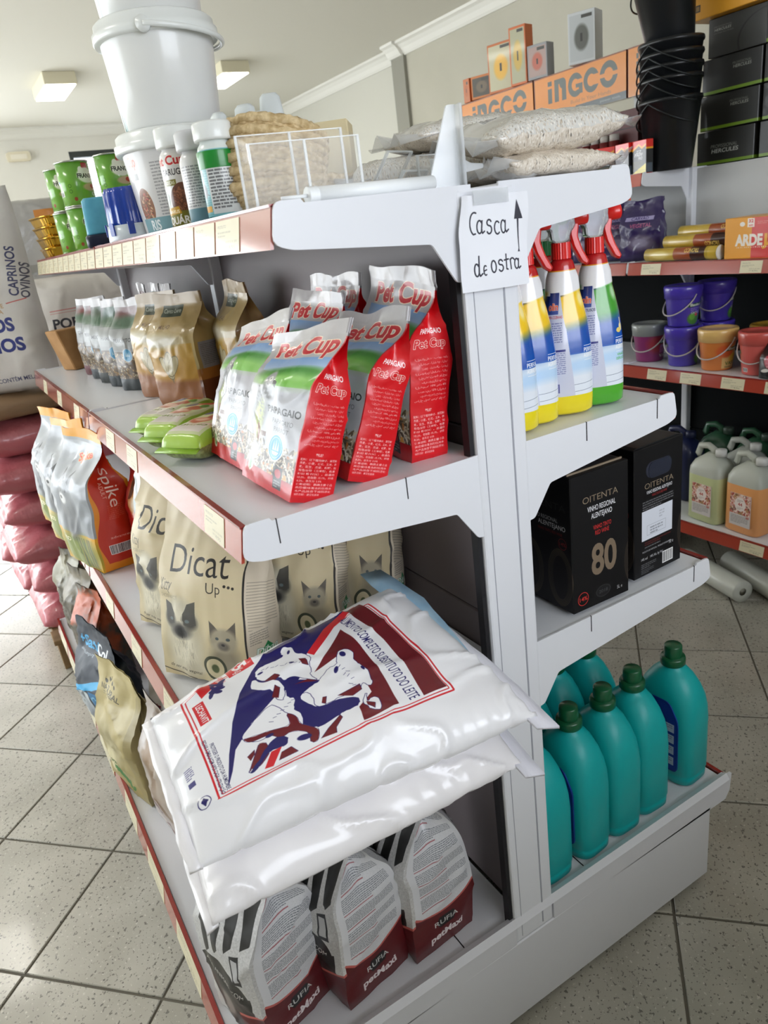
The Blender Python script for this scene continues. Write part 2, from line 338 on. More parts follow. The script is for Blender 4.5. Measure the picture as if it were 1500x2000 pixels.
# ------------------------------------------------------------------ prints
ARAB = ['المكونات : بذور دوار', 'الشمس ، القرطم ، الذرة', 'القمح ، الشوفان ، الفول', 'السوداني المقشر ، الارز', 'الحنطة السوداء والجوز', 'فيتامينات ومعادن', 'الرطوبة 10% رماد 4%', 'بروتين 12% الياف', 'تحفظ في مكان جاف وبارد', 'صالح لمدة سنة واحدة']
CHIN = ['配料：以下植物种子，葵花籽', '燕麦，小麦，红花，玉米，养', '麦，花生，高粱，松籽，加', '有色谷物（玉米粉，色素', 'E102 和 E131），总蛋白', '10.2%，总脂肪 15.1%，纤维', '8.2%，总灰分 3.5%', '使用说明：鹦鹉主要食品', '并应保持清洁的饮用水', '本产品放在干燥阴凉处', '保质日期：请见包装袋']
def parrot_print():
    w, d, h = 135, 60, 255; c = Cv(2 * (w + d), h, '#b4b4b8', 3.2)
    def front(o):
        c.grad(o, 0, o + w, 60, '#a8a4a4', '#bcb9ba')
        c.grad(o + 10, 50, o + w, 72, '#7fa6d6', '#b9cbe2'); c.ell(o + 95, 78, 75, 13, '#3f8f2d', .5); c.ell(o + 85, 88, 75, 12, '#7cc04c', .8)
        c.rect(o, 96, o + w, 180, '#b9bbc2', .75)
        c.text('Pet Cup', o + 18, 46, 24, '#c3202b', 110, .035, .12, -2, out=('#f3dcc0', .035))
        # grey parrot on a perch
        o += 16
        c.ell(o + 24, 130, 17, 44, '#6d6f72', .5, 12); c.ell(o + 20, 150, 11, 30, '#9fae45', .6, 10); c.ell(o + 36, 86, 13, 14, '#a9a9ab', .35); c.ell(o + 38, 85, 5, 4.5, '#e9e7df'); c.ell(o + 38, 85, 1.8, 1.8, '#1d1c1c'); c.poly([(o + 47, 84), (o + 55, 90), (o + 52, 99), (o + 46, 93)], '#262325')
        for i in range(40): c.ell(o + 24 + c.rng.normal(0, 7), 125 + c.rng.normal(0, 20), 3, 1.4, '#4a4c50', .5, 30, .5)
        c.poly([(o + 16, 158), (o + 26, 158), (o + 22, 205), (o + 18, 205)], '#7d2b28', .8); c.rect(o + 30, 168, o + 42, 175, '#6b4532'); c.rect(o + 8, 184, o + 22, 191, '#7a4f38')
        o -= 16; c.text('PAPAGAIO', o + 58, 136, 10, '#1c1c20', 70, .022); c.text('PAPAGAYO', o + 72, 150, 7, '#66676c', 46, .004); c.text('PARROT', o + 78, 162, 7, '#66676c', 34, .004)
        c.poly([(o + 0, 178), (o + 40, 190), (o + w, 196), (o + w, 232), (o + 0, 232)], '#55483d')
        c.specks(o + 2, 182, o + w - 2, 230, 420, ['#d9d3c6', '#b9ac97', '#6a5a4a', '#3d332c', '#efe9dc', '#8c7a63', '#c9bda6'], 5.5, 1.5)
        c.specks(o + 2, 186, o + w - 2, 230, 30, ['#b0703d', '#d99c4a'], 3, 2.4)
        c.ell(o + 88, 186, 19, 21, '#d9dfe2'); c.ell(o + 88, 186, 17, 19, '#1b9ad6'); c.ell(o + 88, 186, 14.5, 16.2, '#bfe3f3', ring=.06)
        for dx in (-6, 0, 6): c.poly([(o + 88 + dx - 2.4, 190), (o + 88 + dx, 176 - (dx == 0) * 3), (o + 88 + dx + 2.4, 190)], '#d8eef6')
        c.poly([(o + 78, 192), (o + 98, 192), (o + 94, 197), (o + 82, 197)], '#d8eef6')
        c.rect(o, 230, o + w, h, '#c3141f'); c.grad(o, 228, o + w, 236, '#a8131b', '#c3141f')
        c.ell(o + 26, 226, 9, 14, '#e8e2cf'); c.ell(o + 26, 226, 4, 10, '#2f8f3c'); c.rect(o + 92, 212, o + 112, 246, '#2b2a2c'); c.ell(o + 102, 222, 7, 7, '#b5202a'); c.para(o + 94, 233, 16, 3, 4, '#dddddd')
    front(0); front(w + d)
    for o in (w, 2 * w + d):
        c.rect(o, 32, o + d, h, '#d4101c'); c.poly([(o, 22), (o + d, 22), (o + d, 40), (o, 34)], '#d4101c')
        c.text('PAPAGAIO', o + 14, 78, 7, '#ffffff', 36, .02); c.text('Pet Cup', o + 8, 96, 11, '#d4101c', 44, .02, .1, 0, out=('#f6efe4', .04))
        for i, s_ in enumerate(ARAB): c.text(s_, o + d - 6, 112 + i * 6.2, 2.6, '#f3c9c4', 46 - (i % 3) * 4, .004, 0, 0, 'r')
        c.text('鹦鹉', o + 24, 183, 3.4, '#f6d5d0', None, .01)
        for i, s_ in enumerate(CHIN): c.text(s_, o + 6, 190 + i * 5.2, 2.7, '#f6d5d0', 48 - (i in (6, 10)) * 16, .008)
    c.rect(0, 246, c.w, h, '#c8121d')
    return c
def dicat_print():
    w, d, h = 170, 90, 330; c = Cv(2 * (w + d), h, '#d3c4a6', 2.4)
    for o in (0, w + d):
        c.grad(o, 0, o + w, h, '#d8caac', '#c6b78f')
        c.text('Dicat', o + 30, 142, 44, '#1d1a18', 118, -.004); c.text('Up', o + 108, 168, 18, '#2a2622', 26, -.008)
        for k in range(3): c.ell(o + 142 + k * 7, 154 + k * 1.5, 2.4, 2.4, '#2a2622')
        c.text('Kitty', o + 10, 172, 20, '#3b352e', 28, -.008); c.text('CHICKEN & RICE', o + 8, 186, 6.5, '#7c725f', 44, -.01)
        # long-haired kitten, soft brush strokes
        c.ell(o + 56, 268, 40, 60, '#b3aa90', .7); c.ell(o + 54, 276, 32, 48, '#d8d1ba', .7); c.ell(o + 52, 218, 34, 34, '#b9b39c', .5); c.ell(o + 50, 222, 17, 34, '#dbd4be', .6)
        c.poly([(o + 22, 226), (o + 20, 190), (o + 34, 196), (o + 42, 212), (o + 40, 230)], '#45433e', .9); c.poly([(o + 62, 230), (o + 62, 210), (o + 70, 192), (o + 86, 186), (o + 84, 228)], '#45433e', .9); c.ell(o + 31, 222, 12, 14, '#4f4d48', .7); c.ell(o + 74, 222, 12, 14, '#4f4d48', .7)
        c.ell(o + 34, 222, 4, 3, '#6a7678', .3); c.ell(o + 69, 222, 4, 3, '#6a7678', .3); c.ell(o + 52, 242, 20, 14, '#55534f', .7); c.ell(o + 52, 244, 11, 9, '#2b2a2a', .7); c.line([(o + 52, 248), (o + 52, 256)], 1.4, '#2b2b2b')
        for i in range(70): a = c.rng.uniform(0, 6.28); x = o + 54 + 30 * math.cos(a) * c.rng.random(); y = 276 + 36 * math.sin(a) * c.rng.random(); c.line([(x, y), (x + c.rng.uniform(-3, 3), y + 12)], .7, ['#8d866f', '#efe9d6', '#6c675a'][i % 3], .5)
        c.ell(o + 42, 306, 15, 9, '#c9c2aa', .6); c.ell(o + 76, 308, 15, 9, '#c9c2aa', .6); c.ell(o + 132, 290, 26, 36, '#968d78', .7)
        c.poly([(o + 112, 246), (o + 110, 214), (o + 128, 232)], '#55504a', .9); c.poly([(o + 138, 232), (o + 156, 214), (o + 154, 246)], '#55504a', .9); c.ell(o + 133, 248, 23, 21, '#a69d87', .35); c.ell(o + 124, 245, 3, 2.6, '#4b5658', .3); c.ell(o + 142, 245, 3, 2.6, '#4b5658', .3); c.ell(o + 133, 257, 9, 7, '#6a645a', .6); c.ell(o + 133, 255, 3, 2, '#2e2b2a', .3)
        c.text('de ser más vegetal', o + 16, 312, 6, '#4b4438', 62, 0, .3, 8); c.line([(o, 318), (o + 36, 323), (o + 66, 330)], 2, '#4b4438')
        c.ell(o + 112, 300, 20, 24, '#3f4433'); c.ell(o + 112, 300, 15, 19, '#cfc39f'); c.ell(o + 112, 300, 6, 8, '#55603f', .3)
    for o in (w, 2 * w + d):
        c.rect(o, 0, o + d, h, '#d6c9b2'); c.rect(o, 0, o + 4, h, '#2c2926')
        for k in range(22): c.line([(o + 8, 150 + k * 5), (o + d - 8, 166 + k * 5)], 1.1, '#8b8375', .8)
        c.rect(o + 6, 232, o + d, h, '#d9cdb8'); c.para(o + 10, 236, 40, 6, 4, '#7c766b'); c.poly([(o + 45, 258), (o + 62, 273), (o + 45, 288), (o + 28, 273)], '#1f8a4c'); c.text('Dibaq', o + 20, 278, 12, '#e9f2ea', 50, .02, .25, out=('#17693a', .02)); c.text('DIBAQ DIPROTEG, SA', o + 16, 300, 4, '#4b463e', 60)
    return c
def spike_print():
    w, d, h = 190, 95, 370; c = Cv(2 * (w + d), h, '#b9bdc2', 2)
    for o in (0, w + d):
        c.grad(o, 0, o + w, h, '#a6aab0', '#92989f'); c.rect(o, 0, o + w, 26, '#e8a012'); c.rect(o, 270, o + w, h, '#e5a816'); c.ell(o + w * .5, 325, 95, 55, '#7a8a2a', .6)
        c.ell(o + 92, 215, 42, 70, '#5d6167', .45, -10); c.ell(o + 80, 160, 36, 34, '#74787e', .4); c.poly([(o + 52, 140), (o + 56, 100), (o + 80, 132)], '#3e4146'); c.poly([(o + 92, 132), (o + 112, 100), (o + 112, 146)], '#3e4146'); c.ell(o + 70, 178, 18, 15, '#cfd0d2', .4); c.ell(o + 64, 176, 6, 5, '#1c1c1f'); c.ell(o + 70, 156, 4, 4, '#1c1c1f'); c.ell(o + 94, 154, 4, 4, '#1c1c1f')
        for k in range(14): c.line([(o + 110 + k * 5, 366), (o + 104 + k * 5 + c.rng.uniform(-8, 8), 280)], 4, ['#4d5a1e', '#8a7c1c', '#2e3a18'][k % 3], .8)
        c.text('FOOD', o + 20, 300, 12, '#f2e7c4', None, .02); c.text('Spike', o + 96, 84, 18, '#d03a12', 60, .03, 0, -20, out=('#f3c14a', .03))
    for o in (w, 2 * w + d):
        c.rect(o, 0, o + d, h, '#e28a10'); 
        pts = [(o + 6 + 5 * math.sin(y / 26), y) for y in range(24, 350, 6)]; c.poly(pts + [(o + d - 4 + 4 * math.sin(y / 30), y) for y in range(348, 22, -6)], '#c22d14')
        c.text('Spike', o + 38, 92, 30, '#f2d9cf', 104, 0, 0, 90); c.text('ADULT', o + 26, 128, 9, '#e8b8a8', 44, 0, 0, 90); c.rect(o + 30, 56, o + 66, 70, '#f0d9cf'); c.text('4KG', o + 36, 68, 10, '#c22d14', 24, .02)
        c.para(o + 30, 190, 40, 8, 5, '#e39c86', .5); c.text('advanced', o + 26, 282, 7, '#f0c9bd', 48); c.bars(o + 20, 300, 60, 24)
    return c
def red_dog_print():
    w, d, h = 120, 70, 250; c = Cv(2 * (w + d), h, '#b81d1c', 2)
    for o in (0, w + d):
        c.ell(o + 50, 70, 40, 46, '#c79259', .4); c.ell(o + 60, 88, 24, 22, '#e9dcc6', .4); c.ell(o + 68, 92, 8, 7, '#262020'); c.ell(o + 44, 60, 5, 5, '#241d1a'); c.ell(o + 72, 62, 5, 5, '#241d1a'); c.poly([(o + 16, 30), (o + 34, 24), (o + 30, 80), (o + 14, 84)], '#5a3a24')
        for k in range(3): c.ell(o + 90, 130 + k * 40, 15, 15, '#2f8fc0'); c.poly([(o + 84, 134 + k * 40), (o + 90, 122 + k * 40), (o + 97, 136 + k * 40)], '#dceef5')
    return c
def blue_white_print():
    w, d, h = 150, 80, 300; c = Cv(2 * (w + d), h, '#d3dfe4', 2)
    for o in (0, w + d):
        c.text('ebalen', o + 36, 30, 40, '#59b3cf', 130, .02, 0, 90); c.ell(o + 100, 150, 40, 80, '#8d8288', .6); c.ell(o + 70, 190, 26, 40, '#504a50', .5); c.ell(o + 100, 120, 20, 24, '#d9d5d6', .5); c.rect(o, 240, o + w, 252, '#7fc3d6')
    return c
def litter_print():
    w, d, h = 150, 80, 245; c = Cv(2 * (w + d), h, '#152131', 2.4)
    for o in (0, w + d):
        c.text('+Sani', o + 18, 54, 22, '#4aa5d8', 74, .03); c.text('Col', o + 90, 56, 22, '#e8eef2', 44, .03); c.text('ultra clumping', o + 22, 68, 6, '#b5c0c8', 60)
        c.poly([(o, 150), (o + w, 92), (o + w, 106), (o, 168)], '#3fa7dc'); c.poly([(o, 168), (o + 80, 136), (o + 120, h), (o, h)], '#c3ccd0'); c.ell(o + 60, 205, 46, 40, '#8a9096', .5); c.ell(o + 46, 176, 24, 22, '#a9afb2', .5); c.poly([(o + 28, 166), (o + 30, 142), (o + 44, 158)], '#6b7177'); c.poly([(o + 50, 158), (o + 64, 142), (o + 66, 166)], '#6b7177'); c.ell(o + 40, 176, 3, 3, '#20303a'); c.ell(o + 56, 176, 3, 3, '#20303a')
        c.poly([(o + 96, 130), (o + 140, 124), (o + 144, 168), (o + 100, 174)], '#2b6f9e'); c.ell(o + 120, 150, 15, 15, '#7fb6d2', ring=.25)
    return c
def natural_print():
    w, d, h = 130, 80, 290; c = Cv(2 * (w + d), h, '#b7a873', 2)
    for o in (0, w + d):
        c.grad(o, 0, o + w, h, '#bdae7b', '#a3945f'); c.text('NATURAL', o + 16, 62, 12, '#3d371f', 70, .015, 0, 8)
        for k in range(5): c.ell(o + 34 + k * 9, 38 + abs(k - 2) * 4, 3, 4, '#3d371f')
        c.para(o + 22, 68, 50, 2, 6, '#55502f'); c.ell(o + 60, 170, 44, 50, '#a79c74', .8); c.ell(o + 46, 220, 20, 40, '#d9d0a8', .6, 20)
        for k in range(5): c.ell(o + 64 + k * 10, 236 + k * 8, 14, 5, '#3c7a3a', .2, 30 + k * 25)
        c.text('vegetal', o + 40, 222, 8, '#3a5a2c', 50, .01, .3)
    for o in (w, 2 * w + d): c.rect(o, 0, o + d, h, '#9f9162'); c.line([(o + d / 2, 0), (o + d / 2, h)], 2, '#1e1c18')
    return c
def white_maroon_print():
    w, d, h = 150, 80, 300; c = Cv(2 * (w + d), h, '#d5d3d2', 2)
    for o in (0, w + d): c.text('nature', o + 60, 250, 44, '#7a1f31', 170, .04, 0, -90); c.rect(o + 100, 0, o + w, h, '#c9c6c5')
    return c
def cat_print():
    w, d, h = 150, 85, 300; c = Cv(2 * (w + d), h, '#b9b0ab', 2)
    for o in (0, w + d):
        c.ell(o + 70, 110, 40, 90, '#7b5f45', .7); c.ell(o + 50, 90, 24, 60, '#8f7357', .6); c.ell(o + 96, 130, 30, 90, '#a99a8c', .8); c.ell(o + 60, 40, 30, 30, '#5d4a38', .5); c.ell(o + 70, 215, 46, 10, '#7a6147', .6, 15)
        c.poly([(o + 112, 0), (o + w, 0), (o + w, h), (o + 138, h), (o + 128, 200), (o + 104, 90)], '#3a141b'); c.line([(o, 240), (o + 60, 262), (o + 128, 264)], 14, '#6b3b3e'); c.line([(o + 20, 280), (o + 130, 288)], 8, '#c9c2bd')
    return c
def rufia_print():
    w, d, h = 150, 130, 310; c = Cv(2 * (w + d), h, '#c4c4c6', 2.6)
    for o in (0, w + d):
        c.grad(o, 0, o + w, h, '#bcbcbf', '#c9c8c4'); c.grain(o, 0, o + w, 250, .025, 5)
        for k in range(4): c.poly([(o + 20 + k * 30, 92 - k * 12), (o + 44 + k * 30, 84 - k * 14), (o + 46 + k * 30, 150 - k * 16), (o + 32 + k * 30, 164 - k * 16)], '#161616')
        c.ell(o + 62, 214, 62, 56, '#161616'); c.text('ARA ANIMAIS COM', o + 22, 186, 10, '#d8d6d2', 92, 0, 0, 16); c.ell(o + 70, 262, 40, 46, '#3b3836', .5); c.ell(o + 60, 250, 16, 26, '#8a8680', .5); c.poly([(o + 96, 214), (o + 128, 200), (o + 128, 300), (o + 104, 300)], '#1b1a19')
        c.poly([(o + 104, 130), (o + 122, 124), (o + 122, 176), (o + 104, 176)], '#1a1c22'); c.rect(o + 107, 134, o + 119, 168, '#b8b8ba')
        c.poly([(o, 248), (o + w, 238), (o + w, h), (o, h)], '#5a1117') if o else c.poly([(o + 90, 252), (o + w, 232), (o + w, h), (o + 90, h)], '#5a1117')
        c.line([(o + 90, 250), (o + w, 231)], 5, '#c4635a')
    for o in (w, 2 * w + d):
        c.rect(o, 0, o + d, h, '#d5d6da'); y = 22
        for blk, nl in enumerate((7, 8, 6, 8, 7, 6, 8)):
            c.para(o + 14, y, d - 24, nl, 2.7, '#3e444e', .75, .62); y += nl * 2.7 + 1.5
            c.line([(o + 14, y + 1), (o + d * .6, y + 1)], 1.6, '#9c4a52', .8); y += 7
        c.grain(o + 14, 22, o + d - 10, 228, .02, 2)
        P = [(o + d * i / 16, 226 + 20 * ((i / 16 - .12) * (1 - i / 16)) * 4 - 14 * (i / 16)) for i in range(17)]
        c.poly(P + [(o + d, h), (o, h)], '#5c1118'); c.line(P, 4, '#c2605a')
        c.poly([(o + 44, 256), (o + 50, 246), (o + 82, 246), (o + 88, 256), (o + 82, 266), (o + 50, 266)], '#17191a'); c.text('RUFIA', o + 66, 260.5, 9, '#c9cbc8', 52, .01, 0, 0, 'c'); c.text('petMaxi', o + 66, 288, 14, '#e8dfe0', 72, .035, 0, 0, 'c')
    return c
def bird_print(k):
    w, d, h = 95, 60, 230; top = ['#5b1f22', '#27303a', '#1c2b2e', '#203038', '#3a2a22'][k]; bot = ['#6d1420', '#1d2a32', '#16211f', '#1b2b33', '#1f2a2e'][k]; c = Cv(2 * (w + d), h, '#b7b9b9', 2.2)
    for o in (0, w + d):
        c.grad(o, 0, o + w, 70, '#9a9a9a', '#c9c9c9'); c.ell(o + 50, 40, 40, 22, ['#9a4a44', '#8a5050', '#39502f', '#2c5540', '#7a3c3a'][k], .6); c.ell(o + 50, 58, 50, 14, '#3f6a46', .8)
        c.rect(o, 72, o + w, 120, '#c3c5c6', .7); c.text(['CANARIO', 'PERIQUITO', 'MIXTURA', 'HAMSTER', 'PERIQUITO'][k], o + 16, 104, 9, '#4a4a4c', 60, .01); c.rect(o, 130, o + w, 200, '#6e5b45')
        c.specks(o, 132, o + w, 200, 200, ['#cdb58a', '#e4d6b4', '#8a6a44', '#4a3a2c', '#b58a4c'], 3, 1.8); c.ell(o + 56, 138, 17, 18, '#d6dde0'); c.ell(o + 56, 138, 15, 16, '#2c9ccf')
        for dx in (-5, 0, 5): c.poly([(o + 54 + dx, 142), (o + 56 + dx, 130), (o + 58 + dx, 142)], '#d8eef6')
        c.rect(o, 200, o + w, h, bot)
    for o in (w, 2 * w + d): c.rect(o, 0, o + d, h, top); c.para(o + 10, 60, 40, 16, 6, '#8f9498', .4)
    c.a *= .78; return c  # all print colours dimmed to stand for shade under the top shelf
def corn_print():
    w, d, h = 120, 85, 255; c = Cv(2 * (w + d), h, '#b5752f', 2.2)
    for o in (0, w + d):
        c.grad(o, 0, o + w, 110, '#b99a66', '#c9ae6a'); c.grad(o, 110, o + w, 200, '#d3a63a', '#d39a30'); c.rect(o + 26, 28, o + 82, 52, '#3d4a36'); c.text('Canto Livre', o + 30, 44, 9, '#d9dccb', 48, .01); c.text('MILHO', o + 36, 76, 8, '#6b4a24', 30, .01)
        c.ell(o + 40, 102, 50, 16, '#e6dcc2', .8); c.rect(o, 195, o + w, h, '#a8652a'); c.grad(o, 188, o + w, 200, '#d39a30', '#a8652a')
        for a, ln in ((-28, 26), (0, 34), (26, 27)): t = R(a); c.ell(o + 60 + 20 * math.sin(t), 172 - 14 * math.cos(t), 12, ln, '#d8cba0', .08, a); c.ell(o + 60 + 20 * math.sin(t), 172 - 14 * math.cos(t), 12, ln, '#6f5b2c', .05, a, .9, .08); c.line([(o + 60 + 34 * math.sin(t), 172 - 40 * math.cos(t)), (o + 60, 200)], .8, '#6f5b2c')
    for o in (w, 2 * w + d):
        c.grad(o, 0, o + d, 110, '#b99a66', '#c7ab6a'); c.grad(o, 110, o + d, 170, '#c9ab62', '#a9935a'); c.rect(o + 14, 110, o + 62, 170, '#9a9ca6'); c.para(o + 18, 116, 40, 12, 4, '#55565c'); c.rect(o, 195, o + d, h, '#7a4422')
    c.a *= .80; return c  # shade from the shelf above put into the whole bag print
def green_pack_print():
    c = Cv(200, 100, '#9cc040', 3)
    c.rect(14, 8, 176, 92, '#cdd6a4'); c.rect(22, 14, 70, 86, '#e6ddd2'); c.text('carne', 60, 84, 14, '#7a8f2f', 64, .02, 0, -90); c.ell(92, 42, 20, 26, '#c96b52', .3); c.ell(96, 44, 10, 18, '#e9b9a4', .3); c.ell(118, 62, 16, 18, '#b5523f', .3); c.ell(150, 30, 18, 16, '#3d4f8a', .3); c.ell(160, 64, 16, 20, '#c4462f', .3); c.ell(136, 76, 12, 10, '#5f8f3a', .3); c.rect(186, 0, 200, 100, '#86ad35'); c.rect(0, 0, 12, 100, '#a6c94a')
    return c
def milk_print():
    c = Cv(430, 340, '#f1f1f4', 3.2); Y = 22
    def T(P, ch=len):
        if len(P) > 6:
            for _ in range(2): P = [q for a, b in zip(P, P[1:] + P[:1]) for q in ((a[0] * .78 + b[0] * .22, a[1] * .78 + b[1] * .22), (a[0] * .22 + b[0] * .78, a[1] * .22 + b[1] * .78))]
            P = [(x + c.rng.normal(0, .5), y + c.rng.normal(0, .5)) for x, y in P]
        return [(x, y + Y) for x, y in P]
    U = lambda P: [(x, y + Y) for x, y in P]
    nv, mr, rd, wh = '#1f1a63', '#6d1620', '#d21f2b', '#f1f1f4'
    for k, (a, b) in enumerate(((0, 2.6), (5, 1.6))):
        c.line(T([(40 + a, 235 - a), (352 - a, 235 - a), (352 - a, 8 + a), (300, 8 + a)]), b, rd); c.line(T([(40 + a, 235 - a), (40 + a, 12 + a), (75, 2 + a), (112, 2 + a)]), b, rd)
    c.line(T([(38, 235), (40, 235)]), 2, rd)
    navy = [(53, 225), (67, 171), (86, 115), (111, 66), (140, 30), (179, -5), (221, -12), (270, -8), (324, -4), (299, 16), (268, 20), (216, 53), (189, 94), (175, 105), (145, 110), (106, 134), (76, 168), (64, 202)]
    c.poly([(x, y + Y) for x, y in navy], nv); c.poly(U([(217, 52), (264, 14), (301, -2), (336, -6), (310, 10), (278, 22), (223, 63)]), rd)
    c.poly(U([(208, 98), (282, 35), (285, 89), (283, 147), (276, 223), (254, 224), (224, 227), (230, 200), (255, 184), (260, 120), (247, 91)]), mr)
    c.poly(U([(314, -4), (344, -4), (346, 90), (346, 226), (311, 226), (318, 166), (321, 99)]), mr)
    cow1 = [(142, 37), (153, 32), (172, 36), (188, 35), (187, 23), (194, 12), (207, 22), (203, 39), (214, 51), (218, 66), (210, 74), (207, 92), (201, 96), (206, 119), (195, 105), (180, 85), (168, 89), (164, 79), (157, 78), (144, 70), (138, 54)]
    cow2 = [(241, 100), (249, 84), (262, 82), (270, 97), (262, 111), (266, 126), (269, 145), (264, 169), (258, 173), (253, 158), (244, 173), (231, 170), (218, 167), (201, 168), (188, 169), (182, 159), (188, 142), (181, 126), (169, 132), (194, 119), (209, 119), (225, 105), (237, 107)]
    cow3 = [(84, 153), (107, 134), (135, 118), (146, 142), (151, 164), (144, 178), (130, 182), (126, 162), (113, 174), (100, 172)]
    for P in (cow1, [(134, 49), (124, 70), (133, 88), (147, 92), (144, 113), (152, 125), (163, 103), (161, 81), (141, 72)], cow2, [(250, 179), (242, 199), (253, 192), (258, 201), (253, 222), (240, 214), (237, 194)], cow3, [(76, 180), (100, 172), (130, 182), (160, 200), (160, 222), (84, 224), (70, 200)]):
        k_ = P[0] == (76, 180); P = T(P); c.poly(P, wh); k_ or c.line(P + P[:1], .9, nv)
    c.poly(T([(163, 98), (179, 94), (200, 110), (208, 123), (193, 122), (169, 132), (181, 162), (193, 169), (217, 170), (238, 182), (234, 196), (210, 195), (199, 197), (178, 202), (170, 199), (164, 193), (154, 188), (164, 163), (156, 147), (167, 130), (157, 123)]), nv)
    for P in ([(144, 70), (161, 66), (165, 76), (156, 81)], [(173, 103), (195, 105), (206, 121), (188, 108)], [(141, 108), (153, 88), (157, 97), (148, 115)], [(202, 55), (210, 61), (208, 78), (201, 70)], [(215, 163), (249, 159), (247, 171), (232, 175)], [(197, 153), (202, 155), (196, 167), (192, 162)],
              [(146, 147), (156, 160), (155, 180), (167, 196), (172, 205), (165, 222), (154, 220), (160, 201), (144, 183), (128, 188), (117, 169), (94, 169), (87, 155), (102, 160), (119, 163), (145, 175)], [(168, 221), (182, 210), (204, 197), (205, 203), (191, 215), (188, 224)], [(104, 174), (113, 186), (109, 205), (91, 218), (85, 213), (79, 221), (90, 200)], [(85, 191), (96, 184), (94, 192), (87, 200)], [(122, 210), (134, 209), (139, 222), (116, 221)], [(242, 196), (250, 206), (246, 214), (240, 204)]):
        c.poly(T(P), mr); c.line(T(P), .6, nv)
    c.poly(T([(113, 186), (124, 180), (137, 190), (130, 205), (113, 198), (100, 209), (86, 222), (80, 220), (94, 207)]), nv); c.poly(T([(112, 201), (125, 201), (108, 226), (98, 224)]), rd)
    for x, y, rx, ry, a in ((147, 47, 4, 2.5, 0), (190, 58, 4, 2.2, 40), (233, 116, 3, 7, 30), (254, 92, 4, 6, 0), (152, 205, 9, 5, 20), (197, 30, 2, 5, 30), (118, 172, 5, 3, 0), (265, 134, 2, 5, 0)): c.ell(x, y + Y, rx, ry, nv, .2, a)
    for k in range(26): x, y = [(150 + k * 2, 42 + k), (236 + k % 9, 112 + k * 2), (120 + k * 2, 150 - k)][k % 3]; c.line([(x, y + Y), (x + 5, y + Y + c.rng.uniform(-4, 4))], .8, nv)
    c.text('ALIMENTO COMPLETO SUBSTITUTO DO LEITE', 292, 12 + Y, 15, nv, 212, .004, 0, 90)
    c.rect(112, -14 + Y, 150, 14 + Y, rd); c.text('5', 122, -11 + Y, 20, wh, 12, .03, 0, 90); c.text('Kg.', 122, 2 + Y, 13, wh, 11, .01, 0, 90); c.text('GARANTIA', 98, -14 + Y, 8, rd, 32, .004, 0, 90)
    c.rect(50, 8 + Y, 80, 62 + Y, rd, .0); c.poly(T([(62, 2), (92, 2), (96, 12), (66, 30)]), rd); c.specks(70, 8 + Y, 100, 40 + Y, 14, [nv], 8, 4); c.poly(T([(50, 36), (66, 36), (66, 88), (50, 88)]), rd); c.text('LECHAVIT', 54, 40 + Y, 8.5, wh, 46, .02, 0, 90)
    c.text('PROTEGER O PRODUTO DA HUMIDADE.', 51, 132 + Y, 5.2, '#2b2a55', 96, .012, 0, 90); c.text('FECHAR A EMBALAGEM APÓS CADA UTILIZAÇÃO', 43.5, 118 + Y, 5.2, '#2b2a55', 112, .012, 0, 90)
    c.ell(24, 226 + Y, 8, 11, nv); c.ell(24, 226 + Y, 7, 10, wh); c.poly(T([(20, 226), (24, 218), (29, 226), (24, 234)]), nv); c.para(14, 150 + Y, 10, 6, 4, nv); c.rect(14, 178 + Y, 22, 188 + Y, nv, .8)
    return c
